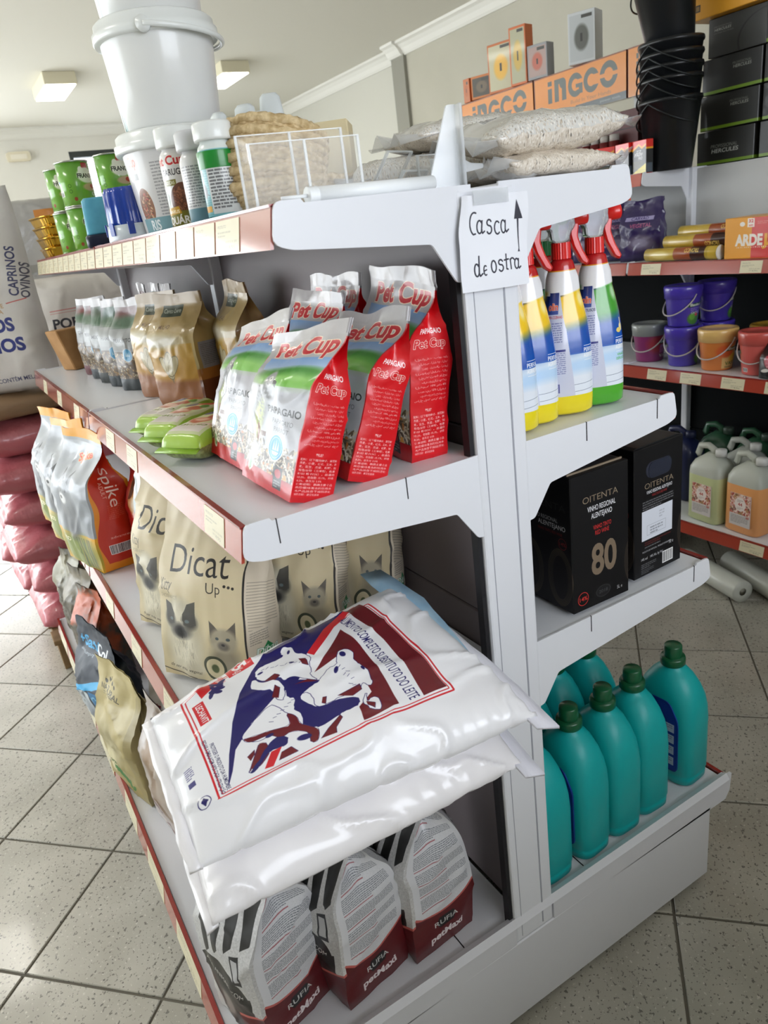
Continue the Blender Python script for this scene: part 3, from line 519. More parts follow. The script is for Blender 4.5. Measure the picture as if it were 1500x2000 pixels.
def wine_print():
    w, d, h = 128, 122, 236; c = Cv(2 * (w + d), h, '#08080b', 4)
    gd = '#8a7a66'
    c.text('OITENTA', 26, 50, 11, gd, 78, -.004); c.text('VINHO REGIONAL', 36, 66, 9, '#e6e6ea', 62, .01); c.text('ALENTEJANO', 44, 79, 9, '#e6e6ea', 46, .01); c.text('VINHO TINTO', 48, 99, 7.5, '#c22b2b', 40, .012); c.text('RED WINE', 52, 109, 7.5, '#c22b2b', 31, .012)
    c.text('80', 44, 178, 52, '#7a6a58', 54, .03); c.text('80', 44, 178, 52, '#0f0f12', 54, -.012) if 0 else None
    c.ell(68, 214, 17, 11, '#2c2b2d'); c.ell(68, 214, 15, 9, '#17171a'); c.text('2018', 58, 217, 6, '#4a4a4c', 20); c.ell(22, 214, 12, 12, '#c8322e', ring=.1); c.text('14%', 14, 217.5, 7, '#c8322e', 17, .02); c.text('5L e', 100, 222, 6, '#c9c9cc', 12)
    o = w + d + w
    for s_ in (w, o):
        c.text('OITENTA', s_ + 10, 60, 12, '#2c2a2c', 100, 0); c.text('VINHO REGIONAL', s_ + 8, 70, 9, '#a9a9ac', 66, .01) if 0 else None
        c.text('VINHO REGIONAL', s_ + 20, 82, 7, '#9c9ca0', 70, .008); c.text('ALENTEJANO', s_ + 42, 93, 8, '#c4c4c8', 66, .01); c.text('VINHO TINTO RED WINE', s_ + 40, 103, 5, '#7a2226', 60); c.ell(s_ + 100, 116, 10, 10, '#7a2226', ring=.1); c.text('14%', s_ + 93, 119, 6, '#7a2226', 15, .01)
        for q in range(5): c.ell(s_ + 92, 178, 30 - q * 2.6, 52 - q * 2.6, '#3d342c', ring=.045); c.ell(s_ + 20, 178, 30 - q * 2.6, 52 - q * 2.6, '#3d342c', ring=.045)
    b = w + d
    c.ell(b + 44, 42, 14, 14, '#2a2d3a'); c.ell(b + 84, 42, 14, 14, '#2a2d3a'); c.rect(b + 44, 28, b + 84, 56, '#2a2d3a')
    c.text('OITENTA', b + 27, 74, 10, gd, 76, -.004); c.text('VINHO REGIONAL ALENTEJANO', b + 32, 84, 6, '#e6e6ea', 68, .008); c.text('VINHO TINTO RED WINE', b + 46, 91, 4.5, '#a82b2b', 40, .006); c.para(b + 22, 96, 82, 4, 4.4, '#b5b5b9', .7)
    c.rect(b + 20, 113, b + 102, 168, '#d4d8e2'); c.para(b + 66, 122, 14, 3, 5, '#8a8d96', .5); c.line([(b + 34, 142), (b + 84, 142), (b + 84, 160), (b + 34, 160), (b + 34, 142)], .5, '#8a8d96'); c.para(b + 42, 146, 34, 3, 5, '#4a4d56', .6)
    c.para(b + 28, 172, 70, 2, 4, '#a83a34', .7); c.para(b + 28, 181, 70, 1, 4, '#c9c9cc', .7); c.text('PRODUTO DE PORTUGAL - PRODUCT OF PORTUGAL', b + 22, 191, 3, '#d0d0d4', 80, .006); c.text('14% vol    14% Alc. by Vol', b + 19, 205, 5, '#d0d0d4', 58, .004); c.text('5L e', b + 94, 194, 6.5, '#d0d0d4', 12); c.bars(b + 78, 206, 26, 20); c.para(b + 19, 212, 40, 3, 3.4, '#b5b5b9', .7); c.para(b + 19, 223, 34, 3, 3, '#b5b5b9', .6)
    return c
def spray_print(green=False):
    c = Cv(260, 300, '#e9eaee', 2.6); c1, c2 = ('#3f9a2c', '#63b83a') if green else ('#f0c419', '#ffd92e')
    c.rect(0, 0, 260, 66, '#e8e8ea'); c.rect(0, 0, 260, 22, '#b81d20'); c.rect(0, 20, 260, 22, '#e8a02a')
    c.grad(0, 66, 260, 180, '#0c1f6a', '#0d48a8')
    for x0 in (0, 130):
        o = x0
        # colour sweep from top, blending to blue
        n = 40
        for k in range(n):
            y = 66 + k * 1.7; c.ell(o + 70 - k * .35, y, 44 - k * .3, 5, c1, .8, -8, 1 - (k / n) ** 1.5)
        c.ell(o + 78, 76, 9, 14, '#ffffff', .9, 0, .55); c.ell(o + 60, 150, 70, 26, '#0f58b4', .8, -14, .7)
        c.ell(o + 66, 228, 66, 42, '#b9d6f2', .5); c.ell(o + 66, 250, 80, 34, '#e3e9f2', .5)
        c.text('Perfeitolin' if 0 else 'tolin', o + 8, 100, 13, '#e8602c', 30, .03) if 0 else None
        c.line([(o + 66, 166), (o + 100, 166)], 1, '#f4f6fa'); c.text('PERFUME', o + 66, 178, 8, '#f4f6fa', 34, .02); c.text('AGRADÁVEL', o + 65, 189, 8, '#f4f6fa', 36, .02); c.line([(o + 66, 194), (o + 100, 194)], 1, '#f4f6fa')
        if green: c.ell(o + 84, 146, 6, 8, '#f2e3a8'); c.rect(o + 82, 128, o + 86, 142, '#efe2b0'); c.ell(o + 76, 152, 7, 5, '#e8cf70'); c.text('VINAGRE E', o + 68, 203, 5, '#4cae3c', 30, .01); c.text('ESSÊNCIA DE LIMÃO', o + 66, 211, 5, '#4cae3c', 36, .01)
        for y in (238, 252): c.line([(o, y + 4), (o + 60, y + 2), (o + 130, y - 4)], 1.1, '#8d97a8')
    # back label half-panels with text at the sides of the seam
    for o in (28, 158):
        c.poly([(o - 24, 60), (o + 4, 60), (o + 16, 130), (o + 24, 300), (o - 24, 300)], '#c9ccdd'); c.grad(o - 24, 60, o + 2, 100, '#1d2f74', '#4558a0'); c.text('olin', o - 22, 92, 13, '#f0683a', 22, .03, out=('#ffffff', .02)); c.text('LIMPA COZINHAS' if not green else 'MULTIUSOS', o - 22, 108, 5.4, '#c32c34' if not green else '#20264a', 32, .012); c.para(o - 22, 116, 32, 10, 4.4, '#4a4f8a', .75); c.rect(o - 22, 168, o + 14, 172, '#2b2f7a'); c.para(o - 22, 174, 36, 12, 4, '#4a4f8a', .75); c.bars(o - 16, 236, 20, 18, '#2d3080', '#c9ccdd')
    c.rect(0, 262, 260, 300, '#e6d31c' if not green else '#4ca62a'); c.ell(65, 264, 80, 5, '#f0e24a' if not green else '#6cc03a', .6); c.para(6, 272, 30, 3, 5, '#4a4f6a', .6)
    return c
def teal_print():
    c = Cv(100, 150, '#12807f', 3); 
    c.rect(0, 0, 100, 150, '#1b2f86'); c.rect(6, 6, 94, 144, '#20389a'); c.para(10, 12, 30, 3, 5, '#cfd6ee')
    for k in range(4): c.rect(10, 44 + k * 24, 88, 62 + k * 24, '#c5cbe0'); c.para(14, 47 + k * 24, 70, 3, 4.6, '#5a6290')
    return c
def jar_print(k):
    c = Cv(200, 130, ['#e4e3e1', '#d9d8d8', '#79b7bd'][k], 4)
    if k == 0:
        c.text('Pet Cup', 70, 24, 14, '#c3202b', 62, .03, out=('#f4e6d4', .03)); c.text('TARTARUGAS', 68, 41, 10, '#3b3b3d', 66, .02); c.rect(74, 48, 112, 58, '#7f7a35'); c.text('AQUÁTICAS', 77, 55.5, 5, '#efeedd', 32, .01); c.ell(120, 84, 24, 30, '#6d3f2a'); c.specks(104, 62, 136, 108, 160, ['#8a5236', '#5a3020', '#9a6244'], 3, 1.2); c.ell(84, 78, 9, 14, '#4d5a3a', .4); c.ell(80, 92, 8, 10, '#6b6f45', .4)
        c.rect(60, 100, 150, 130, '#777628'); c.poly([(62, 96), (108, 92), (112, 104), (62, 108)], '#c99a25'); c.text('GAMMARUS', 68, 103, 5.5, '#fff4d8', 40, .02); c.text('AQUÁRIOS', 70, 121, 12, '#f4f3ee', 76, .035); c.text('+', 120, 128, 6, '#f4f3ee')
        c.para(8, 30, 46, 14, 5, '#77777a', .6); c.bars(14, 106, 34, 14)
    elif k == 1:
        c.ell(72, 30, 1.8, 1.8, '#222222'); c.para(78, 24, 52, 15, 5, '#55555a', .75); c.rect(58, 100, 150, 126, '#6f98a5'); c.text('Pet Cup', 20, 30, 12, '#d2603a', 40, .02); c.para(8, 40, 40, 8, 6, '#77777a', .5)
    else:
        c.rect(0, 0, 200, 12, '#d9e0dc'); 
        for y in range(14, 128, 4): c.line([(0, y), (200, y)], .8, '#4f969d')
        c.rect(62, 24, 84, 42, '#d9a02a'); c.ell(72, 22, 7, 5, '#33383a'); c.rect(62, 48, 84, 54, '#2b6f74'); c.ell(78, 78, 8, 13, '#2e3236', .2); c.line([(78, 82), (90, 86)], 1.5, '#2e3236'); c.line([(78, 90), (76, 102)], 2.4, '#2e3236'); c.rect(92, 22, 150, 118, '#d5d9d8'); c.para(95, 28, 52, 15, 5.6, '#2d2d30', .85, .6); c.rect(62, 104, 90, 114, '#d9a02a'); c.rect(0, 122, 200, 130, '#1d5f5f')
    return c
def tub_print():
    c = Cv(600, 150, '#d8d7d6', 2.4); c.text('Cup', 214, 32, 16, '#d2603a', 24, .03); c.rect(222, 44, 236, 54, '#9a9a98'); c.ell(236, 100, 20, 32, '#8a5a3c'); c.specks(222, 76, 250, 124, 120, ['#c9a27a', '#5f3a26', '#b5523f', '#7a4a30'], 3, 1.6); c.ell(232, 130, 10, 8, '#d98a3c', .3); c.para(270, 30, 60, 17, 5.2, '#6f6f72', .7); c.rect(210, 118, 350, 148, '#7ba3ab'); c.text('RIS', 236, 138, 16, '#e9eeee', 24, .03); c.text('+', 252, 147, 9, '#e9eeee', None, .02); c.bars(292, 124, 26, 20)
    return c
def tub2_print():
    c = Cv(600, 170, '#dfe0dd', 1.6); c.rect(196, 112, 214, 168, '#4f7f7a'); c.rect(200, 122, 206, 160, '#dfe0dd')
    return c
def can_print():
    c = Cv(230, 110, '#6aa535', 3)
    c.grad(0, 0, 230, 110, '#5f9c2e', '#7cb73c')
    for o in (0, 115):
        c.rect(o + 48, 4, o + 66, 16, '#b02a30'); c.ell(o + 57, 16, 9, 5, '#b02a30'); c.ell(o + 57, 36, 24, 20, '#e6ead9', .2); c.ell(o + 44, 22, 6, 9, '#e6ead9', .2); c.text('FRANGO', o + 34, 42, 11, '#1f2a1c', 48, .03); c.ell(o + 62, 66, 20, 10, '#c9b28a', .3); c.ell(o + 70, 64, 8, 6, '#b5402e', .3); c.text('Cães', o + 62, 88, 10, '#e9efd8', 30, .01, .2); c.ell(o + 96, 50, 4, 5, '#2f6f9a'); c.bars(o + 92, 72, 14, 12); c.ell(o + 12, 60, 4, 5, '#3d6a20', ring=.3); c.ell(o + 12, 74, 4, 5, '#3d6a20', ring=.3); c.ell(o + 20, 94, 4, 5, '#a84a2a')
    return c
def ingco_print():
    c = Cv(540, 170, '#d07e28', 1.8); g = '#4a5250'
    c.rect(0, 0, 540, 5, '#7a3f22'); c.rect(0, 0, 6, 170, '#7a3f22')
    # block letters i n G C O
    c.rect(90, 26, 116, 44, g); c.rect(90, 54, 116, 112, g)
    c.rect(132, 26, 158, 112, g); c.rect(132, 26, 190, 46, g); c.ell(184, 46, 20, 20, g); c.rect(178, 44, 204, 112, g)
    for x in (218, 310): c.ell(x + 42, 68, 44, 45, g, ring=.5); c.rect(x + 52, 50, x + 90, 88, '#d07e28')
    c.rect(262, 66, 300, 80, g); c.rect(280, 66, 302, 104, g)
    c.ell(448, 66, 48, 48, g, ring=.5); c.rect(396, 60, 500, 74, '#d07e28'); c.text('Build In Your Hands', 230, 136, 14, '#8a6234', 230, 0)
    c.poly([(260, 146), (540, 142), (540, 170), (240, 170)], '#4b5357'); c.text('power tools', 400, 160, 9, '#8d9596', 110)
    return c
def hercules_print(big=False):
    w, d, h = 240, 260, 120; c = Cv(2 * (w + d), h, '#23231f', 1.6)
    for o in (0, w, w + d, 2 * w + d): c.rect(o, 108, o + 260, 120, '#6f8f22')
    if big: c.text('PROFISSIONAL', 60, 62, 12, '#8d8f86', 110, 0, .15); c.text('HERCULES', 64, 80, 14, '#b9bbb2', 110, .02, .15)
    else: c.text('PROFISSIONAL', 122, 36, 8, '#77796f', 74, 0, .15); c.text('HERCULES', 126, 48, 10, '#a5a79d', 70, .01, .15)
    return c
def hercules_tall_print():
    w, d, h = 230, 250, 170; c = Cv(2 * (w + d), h, '#2f2f2a', 1.6); c.text('PROFISSIONAL', 22, 44, 8, '#6f7068', 70, 0, .15); c.text('HERCULES', 24, 58, 11, '#a5a79d', 64, .01, .15); c.text('CATANA MULTIUSOS', 22, 70, 6, '#77786f', 76, 0, .1)
    c.ell(225, 130, 110, 112, '#15150f'); c.ell(228, 132, 106, 110, '#2f2f2a'); return c
def yellow_print():
    w, d, h = 420, 300, 130; c = Cv(2 * (w + d), h, '#dc9a22', 1.6); c.poly([(36, 0), (60, 0), (30, 40), (14, 44)], '#2a2620'); c.text('MADE IN PORTUGAL', 120, 46, 9, '#8a5a1a', 90); c.text('CE', 230, 44, 10, '#5a3c16', 16); c.text('ELETRODOS', 300, 40, 9, '#6a4618', 70); c.rect(26, 84, 46, 106, '#2a2620'); c.rect(30, 88, 42, 102, '#8a6a30'); c.ell(16, 100, 4, 4, '#2a2620'); c.ell(130, 72, 6, 6, '#e6b24a'); return c
def sprayfoam_print():
    w, d, h = 62, 30, 112; c = Cv(2 * (w + d), h, '#15171a', 3)
    for o in (0, w + d):
        c.poly([(o, 0), (o + w, 0), (o + w, 20), (o + 44, 30), (o + 30, 18), (o + 8, 32), (o, 36)], '#e9a21c'); c.poly([(o, 0), (o + w, 0), (o + w, 13), (o + 44, 22), (o + 30, 11), (o + 8, 24), (o, 27)], '#d8231b')
        c.text('ZZ', o + 18, 42, 9, '#d5d6d8', 22, .02, .2); c.text('PAFF', o + 12, 53, 10, '#d5d6d8', 34, .02, .2); c.text('PRO', o + 28, 64, 9, '#d5d6d8', 18, .02, .2); c.para(o + 4, 70, 44, 6, 4, '#8f8a2c', .7); c.poly([(o, 110), (o + w, 78), (o + w, 112), (o, 112)], '#d5c31c'); c.para(o + 22, 98, 36, 3, 4, '#8a7d10', .7)
    for o in (w, 2 * w + d): c.rect(o, 0, o + d, 26, '#d8231b'); c.rect(o, 26, o + d, 32, '#e9a21c'); c.rect(o + 4, 78, o + d - 4, 108, '#4a5560')
    return c
def ardeja_print():
    w, d, h = 170, 120, 125; c = Cv(2 * (w + d), h, '#cf2a20', 2.4)
    c.rect(0, 0, 74, h, '#e39a17'); c.text('ARDE', 32, 84, 32, '#efe6da', 70, .05); c.text('JÁ', 104, 84, 32, '#e8a421', 38, .05); c.ell(138, 46, 4, 8, '#e8a421'); c.text('acendalhas', 34, 92, 4.5, '#f0d9c9', 100); c.ell(48, 20, 7, 7, '#efe6da'); c.rect(62, 4, 80, 30, '#efe2d6'); c.text('32', 65, 16, 9, '#c62a20', 12, .03); c.text('un', 66, 27, 7, '#c62a20', 10, .02); c.para(88, 14, 40, 2, 5, '#e9b0a4'); c.rect(w, 0, w + d, h, '#e39a17'); c.rect(w + d, 0, 2 * w + d, h, '#cf2a20'); c.rect(2 * w + d, 0, 2 * (w + d), h, '#e39a17')
    return c
def bucket_print(k):
    col = ['#4a3aa8', '#d9803a', '#d8625a', '#8a2d6a'][k]; c = Cv(330, 120, col, 2.2)
    for o in (0, 165):
        if k == 0: c.ell(o + 85, 88, 26, 26, '#4f8a3a', .3); c.ell(o + 78, 80, 12, 14, '#6fae4a', .3); c.ell(o + 94, 72, 7, 7, '#c94a5a', .3)
        if k == 1: c.rect(o + 48, 22, o + 118, 112, '#e3c27a'); c.ell(o + 58, 40, 30, 26, '#d8622a', .4); c.ell(o + 100, 72, 26, 20, '#e8c93a', .4); c.text('VASO', o + 60, 98, 14, '#5f7a1f', 46, .03); c.text('TERRACOTA', o + 58, 110, 7, '#6a5a2a', 50, .02)
        if k == 2: c.ell(o + 84, 52, 10, 20, '#3f6a2a', .3); c.para(o + 100, 40, 34, 6, 8, '#e9b0a4', .5); c.bars(o + 132, 92, 18, 14)
        if k == 3: c.ell(o + 60, 40, 40, 40, '#a82c3c', .6); c.rect(o + 66, 46, o + 112, 82, '#b55a9a'); c.text('V.A.S', o + 66, 102, 14, '#d9d0c0', 46, .03)
        c.poly([(o + 60, 26), (o + 120, 22), (o + 124, 36), (o + 60, 40)], '#1c5a34'); c.text('Basket', o + 68, 36, 11, '#eef2ea', 46, .025)
        if k in (0, 3): c.para(o + 70, 44, 42, 2, 7, '#cfc4ea', .7)
        if k == 0: c.text('CACTOS', o + 72, 68, 9, '#e4def4', 38, .02); c.para(o + 128, 30, 24, 10, 6, '#8d82cc', .6)
    return c
def purple_bag_print():
    w, d, h = 150, 60, 200; c = Cv(2 * (w + d), h, '#2c2050', 2)
    for o in (0, w + d): c.rect(o + 20, 54, o + 120, 66, '#9a92b8'); c.text('CARVÃO', o + 40, 64, 9, '#3a2a66', 60, .02); c.text('VEGETAL', o + 40, 88, 12, '#a8527a', 76, .02); c.ell(o + 76, 140, 50, 28, '#5a5068', .4); c.ell(o + 76, 140, 30, 16, '#8a849a', .5); c.rect(o, 190, o + w, h, '#241a44')
    for o in (w, 2 * w + d): c.rect(o, 0, o + d, h, '#34275e'); c.poly([(o + 8, 200), (o + 30, 90), (o + 52, 200)], '#8a9ac0', .6)
    return c
def tube_print():
    c = Cv(80, 260, '#b59a35', 2.4); c.rect(0, 0, 80, 30, '#c9a93f'); c.rect(0, 40, 80, 90, '#3a1c14'); c.rect(0, 90, 80, 150, '#9a4a22')
    for o in (8, 48): c.text('TRONCO', o, 60, 9, '#e8c96a', 50, .02, 0, 90); c.text('acende facil', o + 12, 150, 6, '#f0e2b0', 60, .01, 0, 90)
    c.rect(0, 150, 80, 240, '#c2a43c'); c.ell(20, 200, 8, 30, '#dcc772', .5); return c
def jug_print():
    c = Cv(90, 120, '#d9a79a', 3); c.specks(0, 0, 90, 78, 160, ['#c96a5a', '#e8c9b9', '#a84a3c', '#f0dccf', '#b98a5a', '#7a5a4a'], 7, 4); c.ell(45, 38, 24, 26, '#efe2da'); c.text('44', 36, 44, 12, '#b5483a', 18, .02); c.para(32, 22, 26, 2, 5, '#8a7a70'); c.para(32, 50, 26, 2, 5, '#a89a90'); c.rect(0, 76, 90, 120, '#d3cdc8'); c.para(6, 82, 76, 6, 5, '#6a6460', .7); c.rect(72, 78, 86, 86, '#b5483a', .6); return c
def sack_print(k):
    if k == 0:
        c = Cv(420, 640, '#cfcdc9', 1.5); c.text('ALIMENTO ESPECIALMENTE', 110, 372, 13, '#b08a5a', 210, .01); c.text('CONCEBIDO PARA', 150, 390, 13, '#b08a5a', 165, .01); c.text('CAPRINOS', 96, 444, 40, '#2a3478', 236, .04); c.text('OVINOS', 150, 508, 40, '#2a3478', 196, .04); c.text('PREPARADO - CONTÉM MELAÇO', 130, 604, 13, '#4a4c6a', 250, .012); c.text('CAPRINOS', 372, 340, 26, '#3a3f66', 150, .02, 0, -82); c.text('OVINOS', 400, 350, 24, '#4a4a5a', 110, .02, 0, -80); c.rect(70, 180, 130, 320, '#dfe3ea'); c.bars(110, 180, 14, 140, '#3a3f66', '#dfe3ea'); c.line([(330, 360), (390, 350)], 3, '#c0504a'); c.ell(390, 480, 30, 80, '#b8b6b0', .8)
    elif k == 1:
        c = Cv(420, 480, '#c9c4be', 1.5); c.text('PORCOS', 96, 210, 38, '#26262e', 210, .03); c.line([(90, 140), (330, 134)], 4, '#c07a78'); c.line([(90, 150), (300, 146)], 2, '#c07a78')
    elif k == 2:
        c = Cv(420, 300, '#14172b', 1.5); c.text('ULTI', 40, 150, 60, '#d9d9dd', 130, .03); c.text('DOG', 180, 150, 60, '#e0482c', 130, .05); c.text('20', 340, 110, 26, '#c9c9cf', 40, .02)
    elif k == 3:
        c = Cv(420, 260, '#8a6f52', 1.5); c.text('25 kg', 210, 150, 60, '#ddd5c8', 170, .03); c.para(20, 120, 120, 2, 16, '#b8a68f', .6)
    elif k == 4:
        c = Cv(420, 260, '#bd6a72', 1.5); c.grain(0, 0, 420, 260, .012, 6); c.text('25 kg', 300, 96, 30, '#d9b0b0', 100, .02, 0, 82)
    else:
        c = Cv(420, 300, '#a3a19d', 1.5); c.rect(40, 60, 150, 180, '#86898c'); c.rect(230, 40, 330, 160, '#c07a2c'); c.rect(160, 200, 360, 230, '#8a8880')
    return c
def oyster_print():
    c = Cv(300, 200, '#d9cfc0', 3); c.specks(0, 0, 300, 200, 5200, ['#efe8dc', '#c4b6a2', '#b0a08c', '#e4d9c8', '#8f8678', '#f4efe6', '#cbbfae'], 1.5, 1.0, .75); c.specks(0, 0, 300, 200, 60, ['#7d7a78', '#6a6560'], 1.8, 1)
    return c
def oyster_top_print():
    c = Cv(300, 200, '#d3d1cb', 2.4); c.specks(0, 140, 300, 200, 1500, ['#efe8dc', '#c4b6a2', '#b0a08c', '#e4d9c8', '#8f8678', '#f4efe6'], 1.5, 1, .75); c.bars(40, 78, 30, 18); c.para(76, 74, 40, 5, 4, '#3a3a3c'); c.text('CASCA DE OSTRA MOÍDA', 122, 82, 5, '#4a4a4c', 76, .01); c.text('2 kg', 150, 90, 4, '#4a4a4c', 14)
    return c
def ticket_print():
    c = Cv(70, 38, '#d8cfae', 4); c.text('PRODUTO', 6, 9, 3.4, '#7a735a', 26); c.para(6, 13, 40, 2, 4, '#6d6850', .6); c.para(30, 24, 34, 2, 5, '#8a8468', .5); c.text('4,95', 40, 34, 4.5, '#857e64', 18); return c
def stroke(c, P, wd, col):
    for (ax, ay), (bx_, by) in zip(P, P[1:]):
        c.line([(ax, ay), (bx_, by)], wd, col)
    for p in P: c.ell(p[0], p[1], wd / 2, wd / 2, col)
def sign_print():
    c = Cv(150, 165, '#e9ebf1', 5); k = '#2d2d3a'; s_ = lambda P, w=2.9: stroke(c, P, w, k)
    q = lambda cx, cy, rx, ry, a0, a1, n=14: [(cx + rx * math.cos(R(a0 + (a1 - a0) * i / n)), cy + ry * math.sin(R(a0 + (a1 - a0) * i / n))) for i in range(n + 1)]
    # Casca
    s_(q(32, 48, 10, 19, -70, -250, 16) + [(33, 65)]); s_(q(42, 54, 5.5, 11, -40, -330)); s_([(47.5, 44), (46, 60), (48, 65), (52, 62)])
    s_(q(62, 48, 4.5, 5, -20, -250) + q(62, 60, 5, 7, -60, 150)); s_(q(80, 58, 6.5, 11, -50, -310)); s_(q(94, 57, 5.5, 11, -40, -330)); s_([(99.5, 47), (98, 62), (101, 67), (106, 63)])
    # de ostra
    s_(q(31, 128, 4.5, 11, -40, -330)); s_([(37, 104), (35, 134), (37, 139), (42, 135)]); s_(q(48, 130, 3.6, 8.5, -60, -300), 2.5); s_([(44.5, 131), (50, 129)], 2.5)
    s_(q(66, 125, 5.2, 10.5, 0, 360)); s_(q(82, 119, 4.6, 4.5, -20, -250) + q(82, 129, 5, 6, -60, 150)); s_([(96, 106), (95, 132), (98, 133)]); s_([(91, 116), (101, 115)]); s_([(105, 116), (106, 133)]); s_(q(110, 120, 5, 6, 200, 330)); s_(q(120, 125, 5, 9, -40, -330)); s_([(125, 117), (124, 130), (126, 134), (130, 131)])
    c.poly([(129, 12), (138, 46), (121, 46)], k); c.poly([(127, 46), (130.5, 46), (129.5, 100), (130.5, 104), (125, 104), (127.5, 98)], k)
    return c
# ------------------------------------------------------------------ materials in common
WHITE = pm('white_enamel', '#dfe1e6', .32, bump=(60, .03, .0006))
WHITE2 = pm('white_enamel_worn', '#d6d7dc', .38, bump=(40, .06, .0006))
RAIL = pm('red_rail_insert', '#a8412f', .16, coat=.6)
RAILP = pm('pink_rail_insert', '#b06a5e', .14, coat=.6)
DARK = pm('dark_gap', '#17161a', .6)
BLACKP = pm('black_plastic', '#1b1d1e', .32)
WALL = pm('painted_wall', '#dfddd5', .85, bump=(30, .05, .001), mottle=('#d8d5cc', 2.2, .3, .7))
CEILM = pm('ceiling_paint', '#d9d6cb', .9, bump=(20, .03, .001))
TRIM = pm('white_plaster', '#e0ded6', .6)
TICKET = im('price_ticket', ticket_print(), .35, .3)
CARD = pm('cardboard', '#a98f6f', .8, bump=(60, .1, .0005))
CLEAR = pm('clear_acrylic', '#f4f8fa', .05, alpha=.065, spec=.6, coat=.5); CLEDGE = pm('clear_acrylic_edge', '#e6ebec', .1, alpha=.5, coat=.6)
FILM = pm('clear_film', '#f2f4f5', .12, alpha=.32, coat=.6, bump=(22, .5, .006))
# ------------------------------------------------------------------ the room
def struct(o): o['kind'] = 'structure'; return o
# floor: grout slab with loose tiles of its own geometry
fl = struct(box('floor', (-3.6, -2.4, -.06, 4.0, 9.2, -.004), pm('grout', '#6a655a', .9, bump=(80, .2, .001))))
def tile_mat():
    m = pm('speckled_tile', '#b3afa3', .28); nt = m.node_tree; b = nt.nodes['Principled BSDF']
    tc = nt.nodes.new('ShaderNodeTexCoord'); oi = nt.nodes.new('ShaderNodeObjectInfo'); add = nt.nodes.new('ShaderNodeVectorMath'); add.operation = 'ADD'
    sc = nt.nodes.new('ShaderNodeVectorMath'); sc.operation = 'SCALE'; sc.inputs[3].default_value = 9; cmb = nt.nodes.new('ShaderNodeCombineXYZ')
    nt.links.new(oi.outputs['Random'], cmb.inputs[0]); nt.links.new(oi.outputs['Random'], cmb.inputs[1]); nt.links.new(cmb.outputs[0], sc.inputs[0])
    nt.links.new(tc.outputs['Object'], add.inputs[0]); nt.links.new(sc.outputs[0], add.inputs[1])
    def ramp(scale, p0, p1, det=2):
        n = nt.nodes.new('ShaderNodeTexNoise'); n.inputs['Scale'].default_value = scale; n.inputs['Detail'].default_value = det; nt.links.new(add.outputs[0], n.inputs['Vector'])
        r = nt.nodes.new('ShaderNodeMapRange'); r.inputs[1].default_value = p0; r.inputs[2].default_value = p1; nt.links.new(n.outputs['Fac'], r.inputs[0]); return r.outputs[0]
    def mix(a, colb, fac):
        x = nt.nodes.new('ShaderNodeMix'); x.data_type = 'RGBA'; nt.links.new(fac, x.inputs[0])
        if isinstance(a, str): x.inputs[6].default_value = lin(a)
        else: nt.links.new(a, x.inputs[6])
        x.inputs[7].default_value = lin(colb); return x.outputs[2]
    c = mix('#a19d91', '#b4b0a4', ramp(5, .35, .65)); c = mix(c, '#6f6c64', ramp(105, .62, .66)); c = mix(c, '#c4c1b6', ramp(130, .64, .70)); c = mix(c, '#57544f', ramp(150, .66, .69))
    nt.links.new(c, b.inputs['Base Color']); _bump(nt, b, 60, .08, .0008); b.inputs['Coat Weight'].default_value = .15
    return m
TILE = tile_mat()
TS, GR = .338, .006
bm = bmesh.new(); bx(bm, -TS / 2 + GR / 2, -TS / 2 + GR / 2, -.008, TS / 2 - GR / 2, TS / 2 - GR / 2, 0); bmesh.ops.bevel(bm, geom=[e for e in bm.edges if all(v.co.z > -.001 for v in e.verts)], offset=.0016, segments=1, affect='EDGES')
tile_me = bpy.data.meshes.new('tile'); bm.to_mesh(tile_me); bm.free(); tile_me.materials.append(TILE)
TANG, TOX, TOY = R(45), -.003, 1.927
cand = []
for i in range(-40, 41):
    for j in range(-40, 41):
        x = TOX + (i * math.cos(TANG) - j * math.sin(TANG)) * TS; y = TOY + (i * math.sin(TANG) + j * math.cos(TANG)) * TS
        if -3.5 < x < 3.9 and -2.3 < y < 9.1:
            cand.append((math.hypot(x - .3, y - .6) + (1.5 if .25 < x < .95 and 1.0 < y < 2.5 else 0) + (3 if y < .1 else 0), x, y))
cand.sort()
for k, (d_, x, y) in enumerate(cand[:290]): link('tile', tile_me, fl, (x, y, 0), (0, 0, TANG))
V = []; F = []; h_ = TS / 2 - GR / 2
for d_, x, y in cand[290:]:
    n = len(V)
    for a, b in ((-1, -1), (1, -1), (1, 1), (-1, 1)): V.append((x + (a * math.cos(TANG) - b * math.sin(TANG)) * h_, y + (a * math.sin(TANG) + b * math.cos(TANG)) * h_, 0))
    F.append((n, n + 1, n + 2, n + 3))
o = link('tile_field', mesh('tile_field', V, F, TILE), fl); o['kind'] = 'stuff'
CZ, RX, FY, LX, BY = 2.80, 3.95, 9.15, -3.5, -2.35
struct(box('ceiling', (LX - .1, BY - .1, CZ, RX + .3, FY + .1, CZ + .1), CEILM))
WALLR = pm('dimmed_right_wall', '#b9b5a6', .85, bump=(30, .05, .001), mottle=('#b2ae9f', 2.2, .3, .7))  # weaker light on the right wall put into a darker colour
struct(box('wall_right', (RX, BY, 0, RX + .12, 6.05, CZ), WALLR)); struct(box('wall_right_far', (RX + .10, 6.05, 0, RX + .22, FY, CZ), pm('cream_wall', '#c6c4b9', .85)))
struct(box('wall_pilaster', (RX - .03, 5.86, 0, RX + .12, 6.05, CZ), pm('pilaster_paint', '#918f84', .85)))
